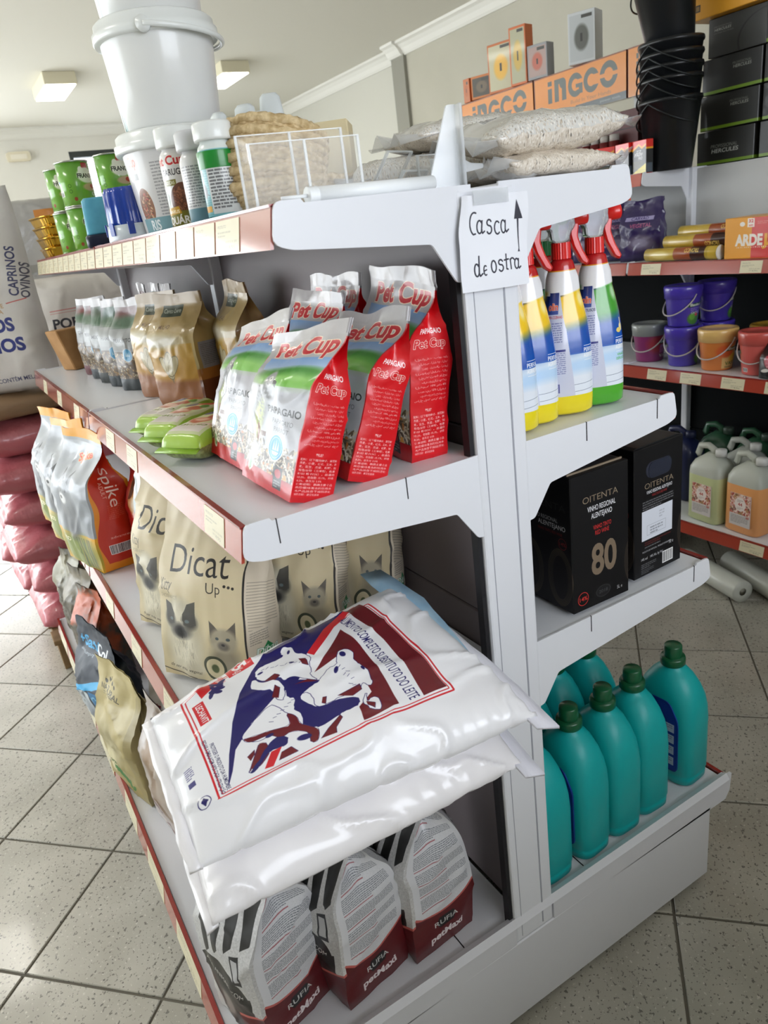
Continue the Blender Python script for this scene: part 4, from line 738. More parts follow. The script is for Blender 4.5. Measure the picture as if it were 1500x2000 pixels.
def wall_open(name, x0, x1, y, holes, th=.12):
    bm = bmesh.new(); xs = x0
    for (a, b, z0, z1) in holes:
        bx(bm, xs, y, 0, a, y + th, CZ)
        if z0 > 0: bx(bm, a, y, 0, b, y + th, z0)
        bx(bm, a, y, z1, b, y + th, CZ); xs = b
    bx(bm, xs, y, 0, x1, y + th, CZ); return struct(bmo(name, bm, WALL))
wall_open('wall_far', LX, RX + .3, FY, [(-3.2, .6, .3, 2.4), (1.72, 2.7, 0, 2.56)])
wall_open('wall_front', LX, RX + .3, BY - .12, [(-.3, 2.1, 1.0, 2.6)])
bm = bmesh.new(); bx(bm, LX - .12, BY, 0, LX, 2.0, CZ); bx(bm, LX - .12, 8.2, 0, LX, FY, CZ); bx(bm, LX - .12, 2.0, 0, LX, 8.2, .4); bx(bm, LX - .12, 2.0, 2.6, LX, 8.2, CZ); struct(bmo('wall_left', bm, WALL))
GLASS = pm('window_glass', '#ffffff', .0, alpha=.12, spec=.5)
ALU = pm('dark_aluminium', '#3c403f', .4, metal=.6)
def window(name, x0, x1, z0, z1, y, nm):
    w_ = struct(box(name, (x0 + .04, y + .05, z0 + .04, x1 - .04, y + .056, z1 - .04), GLASS))
    bm = bmesh.new(); bx(bm, x0, y, z0, x1, y + .1, z0 + .05); bx(bm, x0, y, z1 - .05, x1, y + .1, z1)
    for k in range(nm + 1): q = x0 + (x1 - x0 - .05) * k / nm; bx(bm, q, y, z0 + .05, q + .05, y + .1, z1 - .05)
    bmo('window_frame', bm, ALU, w_)
window('window_1', -3.2, .6, .3, 2.4, FY + .01, 4); window('window_2', -.3, 2.1, 1.0, 2.6, BY - .11, 3)
w_ = struct(box('window_3', (LX - .06, 2.05, .45, LX - .054, 8.15, 2.55), GLASS)); bm = bmesh.new()
for k in range(5): bx(bm, LX - .1, 2.0 + k * 1.537, .4, LX - .02, 2.05 + k * 1.537, 2.6)
bmo('window_frame', bm, ALU, w_)
d_ = struct(box('door_1', (1.78, FY + .05, .05, 2.64, FY + .056, 2.5), GLASS)); bm = bmesh.new(); bx(bm, 1.72, FY, 0, 1.76, FY + .1, 2.56); bx(bm, 2.66, FY, 0, 2.7, FY + .1, 2.56); bx(bm, 1.76, FY, 2.5, 2.66, FY + .1, 2.56); bmo('door_frame', bm, ALU, d_); box('handle', (1.80, FY - .03, .9, 1.83, FY, 1.3), ALU, d_)
# cornices
def cornice(name, p0, p1, axis):
    pr = rounded([(0, 0), (.10, 0), (.10, -.018), (.075, -.03), (.05, -.055), (.03, -.085), (.016, -.10), (0, -.10)], 0)
    if axis == 'y': o = prism(name, [(-a, b) for a, b in pr], p0[1], p1[1], TRIM, None, 'y'); o.location = (p0[0], 0, CZ)
    else: o = prism(name, [(-a, b) for a, b in pr], p0[0], p1[0], TRIM, None, 'x'); o.location = (0, p0[1], CZ)
    struct(o)
cornice('trim_1', (RX, BY), (RX, 5.86), 'y'); cornice('trim_2', (RX - .03, 5.86), (RX - .03, 6.05), 'y'); cornice('trim_3', (RX + .10, 6.05), (RX + .10, FY), 'y'); cornice('trim_4', (LX, FY), (RX + .1, FY), 'x')
struct(box('baseboard_right', (RX - .012, BY, 0, RX, 5.86, .08), TRIM, None, .003)); struct(box('baseboard_far', (.6, FY - .012, 0, 1.72, FY, .08), TRIM, None, .003))
# ceiling lamps
LIT = pm('lit_diffuser', '#fffdf4', .5, emit=('#fffaf0', 3))
HOUS = pm('lamp_housing', '#cfc8ae', .5)
def ceiling_lamp(x, y, label):
    t = thing('ceiling_lamp', label, 'lamp', (x, y, CZ), group='surface lamps on the ceiling')
    box('housing', (-.122, -.30, -.085, .122, .30, 0), HOUS, t, .004)
    bm = bmesh.new()
    for k in range(3): bx(bm, -.110 + k * .074, -.29, -.094, -.110 + k * .074 + .072, .29, -.085)
    bmo('diffuser', bm, LIT, t, bevel=.002)
    l = bpy.data.lights.new('lamp_light', 'AREA'); l.shape = 'RECTANGLE'; l.size = .22; l.size_y = .56; l.energy = 1.4 if y > 5 else 3.0 if y < 3 else 6; l.color = (1, .97, .9)
    o = bpy.data.objects.new('lamp_light', l); COL.objects.link(o); o.parent = t; o.location = (0, 0, -.11)
ceiling_lamp(1.33, 6.98, 'square white surface lamp lit on the ceiling left of the bucket stack')
ceiling_lamp(2.66, 6.72, 'white surface lamp lit on the ceiling, partly hidden by the bucket stack')
ct = thing('light_blocking_counter', 'unseen counter added behind the camera to shade the lower shelves', 'counter', (1.2, -.95, 0)); box('blocker_body', (-1.8, -.3, .08, 2.2, .25, 1.06), pm('blocker_side_finish', '#b9b3a6', .5), ct, .004); box('blocker_top', (-1.83, -.32, 1.06, 2.23, .3, 1.095), pm('blocker_top_finish', '#8f8578', .4), ct, .004); box('blocker_base', (-1.75, -.28, 0, 2.15, .2, .08), BLACKP, ct)  # counter added out of view to keep window light off the lower shelves
ceiling_lamp(-.75, 1.9, 'unseen surface lamp added to brighten the left aisle, nearer one'); ceiling_lamp(-.75, 4.4, 'unseen surface lamp added to brighten the left aisle, farther along')  # both lamps added out of view to brighten the left aisle
em = thing('emergency_light', 'small cream emergency light high on the far wall', 'light', (1.215, FY, 2.54)); prism('housing', rounded([(-.115, -.045), (.115, -.045), (.115, .045), (-.115, .045)], .03), -.06, 0, pm('cream_plastic', '#d9d0b8', .5), em, 'y'); box('lens', (-.08, -.064, -.025, .08, -.06, .02), pm('cream_lens', '#e3dccb', .3), em)
# ------------------------------------------------------------------ shelving
TK = {}
def ticket_mesh(L, hh):
    k = (round(L, 3), round(hh, 3))
    if k not in TK:
        V = [(0, -L / 2, 0), (0, L / 2, 0), (0, L / 2, hh), (0, -L / 2, hh), (-.0008, -L / 2, 0), (-.0008, L / 2, 0), (-.0008, L / 2, hh), (-.0008, -L / 2, hh)]
        F = [(0, 1, 2, 3), (5, 4, 7, 6), (4, 5, 1, 0), (7, 3, 2, 6), (4, 0, 3, 7), (5, 6, 2, 1)]
        u = {4: (1, 0), 5: (0, 0), 6: (0, 1), 7: (1, 1)}; uv = []
        for f in F: uv += [u[q] if set(f) == {4, 5, 6, 7} else (.01, .01) for q in f]
        TK[k] = mesh('price_ticket', V, F, TICKET, uv)
    return TK[k]
def bracket_pts(D, hi=0): return rounded([(0, .002), (D - .03, .002), (D - .027, .006), (D + .004, .006), (D + .012, -.036 + hi * .004), (D - .01, -.043 + hi * .006), (.062, -.07 + hi), (.03, -.115 + hi * .8), (0, -.118 + hi * .8)], [0, 0, 0, .008, .01, .006, .004, .004, 0], 3)
def shelf(g, side, xc, y0, y1, z, D, rail=RAIL, tickets=(), near=True, deck=WHITE, hw=.021, seam=True, tl=.075):
    """side -1 faces -x, +1 faces +x; z is the top of the deck"""
    sx = lambda s_: xc + side * (hw + s_); DD = D - .02
    a, b = sorted((sx(0), sx(DD)))
    sh = box('shelf', (a, y0 + .004, z - .030, b, y1 - .004, z), deck, g, .002)
    pts = [(sx(s_), z + q) for s_, q in bracket_pts(D - .02, .012 if z > 1.4 else 0)]
    prism('bracket', pts, y0 + .001, y0 + .004, WHITE, sh, 'y'); prism('bracket', pts, y1 - .004, y1 - .001, WHITE, sh, 'y')
    X = sx(D - .018)
    rl = prism('price_rail', [(X, z + .002), (X + side * .004, z + .002), (X + side * .012, z - .040), (X + side * .008, z - .040)], y0 + .006, y1 - .006, rail, sh, 'y')
    box('rail_edge', (min(X - side * .002, X + side * .0055), y0 + .006, z + .001, max(X - side * .002, X + side * .0055), y1 - .006, z + .004), pm('red_rail_edge', '#8f2b25', .25, coat=.5), sh)
    for q in tickets:
        yc, L = q if isinstance(q, tuple) else (q, tl)
        o = link('price_ticket', ticket_mesh(L, .037), sh, (X + side * .0118, yc, z - .038), (0, side * R(-11), 0) if side < 0 else (0, R(-11), 0))
        if side > 0: o.scale = (-1, 1, 1)
    if seam:
        box('seam', (sx(.135) - .0006, y0 + .0002, z - .026, sx(.135) + .0006, y0 + .0025, z + .0025), DARK, sh)
        box('seam', (sx(D - .055) - .0006, y0 + .0002, z - .028, sx(D - .055) + .0006, y0 + .0025, z + .003), DARK, sh)
    return sh
def post(g, xc, y, z0, z1, grooves=False, side=1):
    bm = bmesh.new(); bx(bm, xc - .043, y, z0, xc + .043, y + .028, z1)
    p = bmo('upright_post', bm, WHITE, g, bevel=.004, seg=2)
    if grooves:
        box('groove', (xc + .017, y - .0008, z0 + .01, xc + .0195, y + .001, z1 - .01), pm('groove_shadow_line', '#9fa1aa', .5), p); box('groove', (xc - .03, y - .0006, z0 + .01, xc - .029, y + .001, z1 - .01), pm('groove_shadow_line', '#9fa1aa', .5), p)
        box('slot_strip', (xc - .0505, y + .006, z0 + .02, xc - .0435, y + .02, z1 - .06), DARK, p)
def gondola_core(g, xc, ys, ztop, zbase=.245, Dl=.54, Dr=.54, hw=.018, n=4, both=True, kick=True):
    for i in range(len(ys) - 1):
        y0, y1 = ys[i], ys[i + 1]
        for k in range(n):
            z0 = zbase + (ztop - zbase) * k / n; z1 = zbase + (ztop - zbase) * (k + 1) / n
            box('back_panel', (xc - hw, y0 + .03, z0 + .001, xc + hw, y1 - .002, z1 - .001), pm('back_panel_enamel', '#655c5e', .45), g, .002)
G1 = thing('shelving_gondola', 'white double sided shop gondola with red price rails in the middle of the aisle', 'shelving', (0, 0, 0))
YS = [.75, 1.70, 2.66]; XC = .60
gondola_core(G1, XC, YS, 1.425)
post(G1, XC, .7495, .2, 1.43, True); post(G1, XC, 1.69, .0, 1.43); post(G1, XC, 2.645, 0, 1.43)
rs = random.Random(3)
for i in range(2):
    y0, y1 = YS[i], YS[i + 1]
    top_t = [y0 + .05 + k * .086 for k in range(11)]
    shelf(G1, -1, XC, y0, y1, 1.432, .268, RAILP, [(q, .08) for q in top_t if (i, round(q, 2)) not in ((0, .8),)], seam=False)
    shelf(G1, -1, XC, y0, y1, 1.103, .368, RAILP if i else RAIL, [.85, 1.29, 1.47] if i == 0 else [1.85, 2.12, 2.40], near=i == 0)
    shelf(G1, -1, XC, y0, y1, .775, .452, RAIL, [1.02, 1.24, 1.47] if i == 0 else [1.80, 2.1])
    shelf(G1, 1, XC, y0, y1, 1.432, .240, RAIL, [1.0, 1.2] if i == 0 else [2.0], seam=False)
    shelf(G1, 1, XC, y0, y1, 1.101, .340, RAIL, [1.0, 1.2] if i == 0 else [2.0]); shelf(G1, 1, XC, y0, y1, .780, .440, RAIL, [1.0, 1.3] if i == 0 else [2.0])
    # base decks with their lips and rails
    for s_ in (-1, 1):
        a, b = sorted((XC + s_ * .02, XC + s_ * .53)); bd = box('base_deck', (a, y0 + .006, .215, b, y1 - .003, .243), WHITE2, G1, .002)
        prism('base_lip', [(XC + s_ * .044, .20), (XC + s_ * .528, .192), (XC + s_ * .541, .210), (XC + s_ * .545, .252), (XC + s_ * .535, .252), (XC + s_ * .52, .244), (XC + s_ * .044, .244)], y0 - .002, y0 + .004, WHITE2, bd, 'y')
        X = XC + s_ * .532; prism('price_rail', [(X, .246), (X + s_ * .004, .246), (X + s_ * .013, .196), (X + s_ * .009, .196)], y0 + .006, y1 - .006, RAIL, bd, 'y')
        box('rail_edge', (min(X - s_ * .002, X + s_ * .0055), y0 + .006, .245, max(X - s_ * .002, X + s_ * .0055), y1 - .006, .249), MC['red_rail_edge'], bd)
        for q in ((.80, .14), (1.07, .15), (1.30, .13), (1.52, .12)) if i == 0 else ((1.80, .18), (2.05, .2), (2.3, .2), (2.52, .14)):
            if s_ < 0: link('price_ticket', ticket_mesh(q[1], .045), bd, (X - .0128, q[0], .197), (0, R(10.5), 0))
        a, b = sorted((XC + s_ * .02, XC + s_ * .475)); box('kick_plate', (min(XC + s_ * .465, XC + s_ * .475), y0, .02, max(XC + s_ * .465, XC + s_ * .475), y1, .2), WHITE2, G1)
        if i == 0: box('front_joint', (XC + s_ * .14 - .0008, .77, .2432, XC + s_ * .14 + .0008, .95, .2445), DARK, bd)
prism('end_plinth', [(XC - .48, .018), (XC + .48, .018), (XC + .48, .2), (XC - .48, .2)], .748, .76, WHITE2, G1, 'y', .002)
prism('lip_channel', [(0, 0), (0, .010), (-.012, .016), (-.02, .004), (-.016, 0)], XC - .52, XC + .53, WHITE2, G1, 'x', loc=(0, .762, .243))
for s_ in (-1, 1): lathe('levelling_foot', [(.016, 0), (.016, .01), (.006, .012), (.006, .024)], BLACKP, G1, 16, (XC + s_ * .44, .79, 0))
# second gondola along the right-hand aisle
G2 = thing('shelving_gondola', 'white shop gondola behind, with tool boxes and jerrycans, across the right aisle', 'shelving', (0, 0, 0))
XR = 2.62; Y2 = [.12, 1.06, 2.0, 2.94, 3.88]
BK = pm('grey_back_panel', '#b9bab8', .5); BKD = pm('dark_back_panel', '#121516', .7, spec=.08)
for i in range(4):
    y0, y1 = Y2[i], Y2[i + 1]
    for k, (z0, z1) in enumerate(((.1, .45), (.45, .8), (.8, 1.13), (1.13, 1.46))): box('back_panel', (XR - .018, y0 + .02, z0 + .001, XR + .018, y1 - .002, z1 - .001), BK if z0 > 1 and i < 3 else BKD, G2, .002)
    if i >= 2: shelf(G2, -1, XR, y0, y1, 1.462, .29, RAIL, [], seam=False)
    shelf(G2, 1, XR, y0, y1, 1.462, .31, RAIL, [], seam=False)
    shelf(G2, -1, XR, y0, y1, 1.160, .37, RAIL, [(1.5, .075), (1.89, .085)] if i == 1 else [y0 + .2], seam=False)
    shelf(G2, -1, XR, y0, y1, .790, .405, RAIL, [(1.36, .09), (1.52, .085), (1.685, .085), (1.83, .085)] if i == 1 else [y0 + .2, y0 + .5], seam=False)
    shelf(G2, -1, XR, y0, y1, .228, .43, RAIL, [(1.40, .09), (1.1, .09)] if i == 1 else [y0 + .4], seam=False)
for y in Y2: post(G2, XR, y - .015, 0, 1.466)
for y in Y2[1:]: box('foot', (XR - .3, y - .012, .0, XR - .03, y + .012, .1), DARK, G2)
# ------------------------------------------------------------------ bags standing on the left shelves
L90 = R(-90)          # front of a bag turned to the left aisle
def bag_thing(name, label, w, d, h, mat, loc, rz, seed, group=None, tilt=(0, 0), seal_mat=None, cat='bag', **k):
    t = thing(name, label, cat, loc, (tilt[0], tilt[1], rz), group)
    bag(w, d, h, mat, t, seed, seal_mat=seal_mat, **k); return t
SEALF = pm('silver_film', '#c9c5c6', .22, alpha=.8, coat=.5, bump=(30, .4, .004))
PAR = im('parrot_food_print', parrot_print(), .34, .28, bump=(26, .35, .004))
Z2 = 1.1045; pk = dict(w=.137, d=.058, h=.228, mat=PAR, seal_mat=SEALF, bulge=.007, top=.62, end=.91, amp=.0032, freq=15, lean=.0, widen=.2)
PG = 'red parrot food bags on the middle shelf'
def papagaio(label, x, y, rz, tx, ty, seed, **k):
    q = dict(pk); q.update(k); w, d, h, m = q.pop('w'), q.pop('d'), q.pop('h'), q.pop('mat')
    t = bag_thing('parrot_food_bag', label, w, d, h, m, (x, y, Z2), rz, seed, PG, (0, 0), cat='pet food', **q)
    t.rotation_mode = 'XYZ'; t.rotation_euler = (0, 0, 0)
    t.matrix_world = Matrix.Translation((x, y, Z2)) @ Matrix.Rotation(tx, 4, 'Y') @ Matrix.Rotation(ty, 4, 'X') @ Matrix.Rotation(rz, 4, 'Z'); return t
papagaio('red parrot food bag at the front corner of the shelf, nearest the price rail', .318, .846, L90 + R(6), R(20), R(2), 1, h=.206, droop=.03)
papagaio('red parrot food bag standing left of and just behind the foremost parrot bag', .326, 1.012, L90 + R(2), R(20), R(1), 2, h=.210, droop=.03)
papagaio('red parrot food bag leaning in the second row, right of the foremost parrot bag', .405, .852, L90 + R(2), R(21), R(2), 3, h=.212, droop=.015)
papagaio('red parrot food bag of the second row, mostly hidden with only its top showing', .43, 1.01, L90, R(14), R(0), 4, h=.228)
papagaio('red parrot food bag upright against the back panel beside the end post', .515, .866, L90 - R(2), R(4), R(4), 5, h=.245)
papagaio('dim red parrot food bag at the rear, against the back panel behind the others', .51, 1.03, L90, R(4), R(0), 6, h=.24)
# green packs lying in front
GP = im('green_pack_print', green_pack_print(), .3, .4, bump=(30, .3, .003)); GPS = pm('green_pack_side', '#8f9c62', .3, coat=.4, mottle=('#6f7a45', 160, .4, .6), bump=(30, .3, .003))
def flat_pack(label, x, y, z, rz, L=.115, wd=.065, th=.034, seed=0):
    t = thing('green_snack_pack', label, 'pet food', (x, y, z), (0, 0, rz), 'green packs lying on the shelf')
    o = pillow([(-L / 2, -wd / 2, th * .5), (L / 2, -wd / 2, th * .5), (L / 2, wd / 2, th * .5), (-L / 2, wd / 2, th * .5)], th, GP, GPS, t, 'pack_body', 30, 18, 6, 7, seed, .0015, 30, .0012)
    for s_ in (-1, 1): strip('end_seal', [(s_ * L / 2, -wd / 2, th * .5), (s_ * L / 2, wd / 2, th * .5)], [(s_ * (L / 2 + .012), -wd / 2, th * .42), (s_ * (L / 2 + .012), wd / 2, th * .42)], pm('green_film', '#8fbb35', .3, coat=.4), t)
    return t
flat_pack('bright green snack pack lying nearest the parrot bags', .318, 1.13, Z2, R(35) , .15, .078, .05, 1)
flat_pack('bright green snack pack lying in the middle of the three', .315, 1.232, Z2, R(35), .15, .075, .05, 2)
flat_pack('pale green snack pack lying farthest along, behind the other two', .322, 1.325, Z2, R(35), .15, .075, .046, 3)
# amber grain bags
CORN = im('corn_bag_print', corn_print(), .35, .35, bump=(24, .3, .004)); CG = 'amber grain bags on the middle shelf'
cb = dict(bulge=.012, top=.6, end=.9, amp=.003, freq=14)
for lab, x, y, rz, sd in (('amber grain bag with a leaf sketch, nearest of the two in front', .43, 1.555, R(-62), 11), ('amber grain bag with a leaf sketch, farther of the two in front', .425, 1.70, R(-66), 12)):
    bag_thing('grain_bag', lab, .135, .085, .225, CORN, (x, y, Z2), rz, sd, CG, (0, 0), cat='bird food', **cb)
bag_thing('grain_bag', 'dim amber grain bag at the rear against the back panel', .12, .075, .235, CORN, (.515, 1.44, Z2), L90, 13, CG, cat='bird food', **cb)
BG = 'silver bird food bags on the middle shelf'
BP = [im('bird_food_print_%d' % k, bird_print(k), .38, .2, bump=(30, .35, .004)) for k in range(5)]
for i, (lab, x, y, rz, k) in enumerate((('silver bird food bag right beside the amber grain bags', .395, 1.875, R(-62), 4), ('silver bird food bag, second from the amber grain bags', .385, 1.975, R(-62), 3), ('silver bird food bag in the middle of the front row', .38, 2.075, R(-62), 2), ('silver bird food bag, second from the wooden block', .378, 2.185, R(-62), 1), ('silver bird food bag with a dark red foot beside the wooden block', .38, 2.30, R(-62), 0),
        ('silver bird food bag behind the row, nearest the amber bags', .495, 1.87, L90, 3), ('silver bird food bag in the middle behind the front row', .50, 2.0, L90, 2), ('silver bird food bag behind the row, farthest along', .50, 2.13, L90, 1))):
    bag_thing('bird_food_bag', lab, .092, .06, .215 if i < 5 else .235, BP[k], (x, y, Z2), rz, 20 + i, BG, cat='bird food', seal_mat=SEALF, bulge=.008, top=.55, end=.9, amp=.0035, freq=18, nz=22)
wb = thing('wooden_block', 'plain light wooden block standing beside the silver bird food bags', 'block', (.352, 2.53, Z2), (0, 0, R(26)))
prism('block', [(-.042, 0), (.042, 0), (.075, .125), (-.075, .125)], -.03, .03, pm('pale_wood', '#b98e5c', .55, mottle=('#a87c4a', 18), bump=(40, .1, .0006)), wb, 'y', .003)
# ---------------- third shelf
Z3 = .7765
DIC = im('kitten_food_print', dicat_print(), .5, .05, bump=(16, .4, .006)); DG = 'beige kitten food bags on the third shelf'
dk = dict(bulge=.014, top=.5, end=.96, amp=.006, freq=9, widen=.03, crimp=.002)
for lab, x, y, rz, sd, h in (('beige kitten food bag in front with its whole face showing', .232, 1.028, R(-58), 31, .300), ('beige kitten food bag right behind the foremost one, seen by its edge', .236, 1.235, R(-64), 32, .31),
        ('beige kitten food bag in shade behind the milk sacks, left of two', .385, 1.045, R(-44), 33, .30), ('beige kitten food bag in shade by the back panel, right of two', .497, 1.05, R(-44), 34, .31)):
    bag_thing('kitten_food_bag', lab, .165 if sd < 33 else .15, .085 if sd < 33 else .07, h, DIC, (x, y, Z3), rz, sd, DG, (R(-11), 0), cat='pet food', **dk)
EP = im('blue_white_bag_print', blue_white_print(), .35, .4, bump=(20, .3, .004)); bag_thing('cat_food_bag', 'pale blue and white pet food bag with sideways blue lettering', .15, .08, .30, EP, (.292, 1.40, Z3), R(-72), 41, cat='pet food', bulge=.012, amp=.004)
RD = im('red_dog_bag_print', red_dog_print(), .3, .5, bump=(20, .3, .004)); bag_thing('dog_food_bag', 'small red dog food bag with round blue badges', .125, .07, .235, RD, (.285, 1.53, Z3), R(-70), 42, cat='pet food', bulge=.012, amp=.004)
SPK = im('orange_dog_bag_print', spike_print(), .4, .2, bump=(16, .35, .006)); SG = 'orange and grey dog food sacks on the third shelf'
for lab, x, y, rz, sd in (('orange and red dog food sack with its red side turned to us', .165, 1.68, R(-76), 43), ('grey and orange dog food sack just behind the red-sided one', .16, 1.85, R(-76), 44), ('dark grey dog food sack at the far end of the third shelf', .155, 2.02, R(-76), 45)):
    bag_thing('dog_food_sack', lab, .185, .10, .300, SPK, (x + .012, y, Z3), rz, sd, SG, (R(-4), 0), cat='pet food', bulge=.014, amp=.006, top=.55, end=.9, freq=10)
# ---------------- milk powder sacks lying across the end of the third shelf
MK = im('milk_sack_print', milk_print(), .3, .35, bump=(14, .25, .006)); MKP = pm('white_sack_film', '#f2f0f2', .26, coat=.4, bump=(14, .25, .006))
CREPE = pm('white_crepe_tape', '#e3e3ec', .75, bump=(140, .8, .002, 2, 'Object', (1, .15, 1))); TAGB = pm('pale_blue_paper', '#a8c6d6', .6, mottle=('#8fb3cc', 30))
def milk(label, nl, nr, fr, fl, T, seed, mt, tagb):
    org = Vector(nl); q = lambda p: tuple(Vector(p) - org); t = thing('milk_powder_sack', label, 'sack', nl, group='white milk powder sacks')
    pillow([q(nl), q(nr), q(fr), q(fl)], T, mt, MKP, t, 'sack_body', 90, 60, 5, 2.4, seed, .007, 8, .002, .8)
    a, b = Vector(q(nr)), Vector(q(fr)); n = 14; ax = (a - Vector(q(nl))).normalized()
    A = [a + (b - a) * (-.06 + 1.1 * i / n) - ax * .014 + Vector((0, 0, .004)) for i in range(n + 1)]; B = [p + ax * (.034) + Vector((0, 0, -.010)) for p in A]
    strip('seam_tape', A, B, CREPE, t, .004, seed, .003)
    c_, d_ = Vector(q(nl)), Vector(q(fl)); A = [c_ + (d_ - c_) * i / n + ax * .004 for i in range(n + 1)]; B = [p - ax * .016 + Vector((0, 0, -.004)) for p in A]; strip('end_seal', A, B, MKP, t, .004, seed + 3, .006)
    if tagb:
        A = [b + (a - b) * (-.12 + .80 * i / 8) + Vector((-.030, .0, .006 + .008 * math.sin(i / 8 * 3))) for i in range(9)]; B = [p + ax * .05 * (1 - .8 * abs(i / 8 - .35)) + Vector((0, 0, -.004)) for i, p in enumerate(A)]
        strip('blue_tag', A, B, TAGB, t, .0015, seed + 8, .004)
    return t
milk('white milk powder sack lying underneath the printed one', (.066, .622, .735), (.495, .618, .715), (.485, .875, .812), (.09, .82, .818), .085, 51, MKP, False)
milk('white milk powder sack with blue and maroon cow print, on top of the other', (.070, .637, .800), (.510, .606, .792), (.474, .885, .892), (.082, .805, .888), .092, 52, MK, True)
# ---------------- bottom deck, left
ZB = .2445
RUF = im('pet_litter_print', rufia_print(), .42, .2, bump=(14, .4, .006)); RG = 'maroon footed pet food sacks on the bottom deck'
for lab, x, y, rz, sd in (('maroon footed pet food sack nearest the end post', .437, .862, R(-86), 61), ('maroon footed pet food sack in the middle of the bottom deck end', .298, .865, R(-80), 62), ('maroon footed pet food sack at the aisle corner, showing its black claw mark', .158, .885, R(-72), 63)):
    bag_thing('pet_food_sack', lab, .135, .128, .33, RUF, (x, y, ZB), rz, sd, RG, cat='pet food', bulge=.010, amp=.005, top=.58, end=.99, freq=9, crimp=.002)
CAT = im('cat_bag_print', cat_print(), .38, .25, bump=(14, .4, .006)); bag_thing('cat_food_bag', 'grey brown cat food bag with a maroon edge under the milk sacks', .225, .09, .30, CAT, (.168, 1.345, ZB), R(-82), 64, cat='pet food', bulge=.012, amp=.006, top=.5)
WM = im('white_maroon_bag_print', white_maroon_print(), .38, .25, bump=(14, .4, .006)); bag_thing('white_food_bag', 'white pet food bag with maroon sideways lettering', .15, .08, .31, WM, (.20, 1.475, ZB), R(-78), 65, cat='pet food', bulge=.012, amp=.006, top=.5)
NAT = im('olive_bag_print', natural_print(), .45, .1, bump=(14, .4, .006)); bag_thing('olive_food_bag', 'olive paper pet food bag with a green leaf, overhanging the rail', .205, .085, .31, NAT, (.118, 1.575, ZB), R(-78), 66, cat='pet food', bulge=.014, amp=.006, top=.5)
LIT_ = im('navy_litter_print', litter_print(), .5, 0, bump=(16, .4, .006)); bag_thing('cat_litter_bag', 'navy cat litter bag with light blue stripes', .215, .09, .285, LIT_, (.118, 1.875, ZB), R(-78), 67, cat='cat litter', bulge=.022, amp=.006, top=.45, end=.93)
for lab, col, x, y, sd in (('orange food bag at the far end of the bottom deck', '#b5542a', .15, 2.13, 68), ('dull brown food bag at the far end of the bottom deck', '#6f6650', .15, 2.31, 69), ('white and olive food bag at the far end of the bottom deck', '#9a9682', .15, 2.49, 70)):
    bag_thing('pet_food_bag', lab, .15, .085, .30, pm('film_' + str(sd), col, .35, coat=.0, mottle=('#4f4a3c', 9, .45, .55), bump=(14, .4, .006)), (x, y, ZB), R(-74), sd, cat='pet food', bulge=.014, amp=.006)
# ------------------------------------------------------------------ left top shelf
ZT = 1.4335
WPL = pm('white_plastic', '#e2e5e2', .28, coat=.25)
TUB1 = im('tub_label', tub_print(), .3, .3); TUB2 = im('tub_label_small', tub2_print(), .3, .3)
def white_bucket(label, z, r0, r1, h, mat, x=.466, y=1.458, handle=True):
    t = thing('white_bucket', label, 'bucket', (x, y, z), (0, 0, R(-33)), 'stack of lidded white buckets')
    lathe('bucket_body', [(r0 - .004, .0), (r0, .004), (r0 + (r1 - r0) * .85, h * .86), (r0 + (r1 - r0) * .86, h * .88)], mat, t, 64, cap1=False, vr=(0, h * .86)) 
    lathe('lid', [(r1 - .012, h * .80), (r1 + .006, h * .80), (r1 + .008, h * .82), (r1 + .008, h * .885), (r1 + .003, h * .90), (r1 + .003, h * .96), (r1 - .002, h * .985), (r1 - .012, h * .985), (r1 - .016, h * .965)], WPL, t, 64, cap0=False)
    if handle:
        a0 = [(math.cos(q) * (r1 + .013), math.sin(q) * (r1 + .013), h * .84 - .012 * math.sin(q - math.pi)) for q in [math.pi + math.pi * i / 24 for i in range(25)]]
        hd = tube('handle', a0, .0045, WPL, t, 8, False, (0, 0, 0), (0, 0, R(97)))
        for s_ in (-1, 1): lathe('pivot', [(.012, 0), (.012, .01)], WPL, t, 14, (s_ * (r1 + .004) * math.cos(R(97)), s_ * (r1 + .004) * math.sin(R(97)), h * .84), (0, R(90), R(97 if s_ > 0 else 277)))
    return t
white_bucket('bottom white bucket of the stack, with a printed fish food label', ZT, .088, .104, .174, TUB1, handle=False)
white_bucket('middle white bucket of the stack with its handle hanging in front', ZT + .172, .085, .099, .172, TUB2)
white_bucket('topmost white bucket of the stack, cut by the top of the frame', ZT + .172 + .170, .085, .099, .172, TUB2)
def jar(label, x, y, h, r, k, cap, hat, rz, band=None):
    t = thing('food_jar', label, 'jar', (x, y, ZT), (0, 0, rz), 'jars of fish and turtle food')
    m = im('jar_label_%d' % k, jar_print(k), .28, .35)
    hh = h - hat
    lathe('jar_body', [(r - .003, 0), (r, .003), (r, hh - .012), (r - .002, hh - .005), (r - .006, hh), (r - .006, hh + .004)], m, t, 40, vr=(0, hh))
    if band: lathe('green_band', [(r + .0006, hh - .03), (r + .0008, hh - .029), (r + .0008, hh - .011), (r + .0006, hh - .010)], pm('green_tape', '#16842e', .3, coat=.4), t, 40, cap0=False, cap1=False)
    lathe('cap', [(r - .004, hh + .002), (r, hh + .002), (r + .0005, hh + .005), (r + .0005, h - .003), (r - .002, h), (r - .01, h)], cap, t, 40)
jar('white turtle food jar with a brown pellet picture', .366, 1.150, .135, .029, 0, WPL, .03, R(-62))
jar('grey white food jar with a column of small print', .362, 1.062, .116, .0245, 1, pm('grey_white_cap', '#cfd0d2', .4), .026, R(-50))
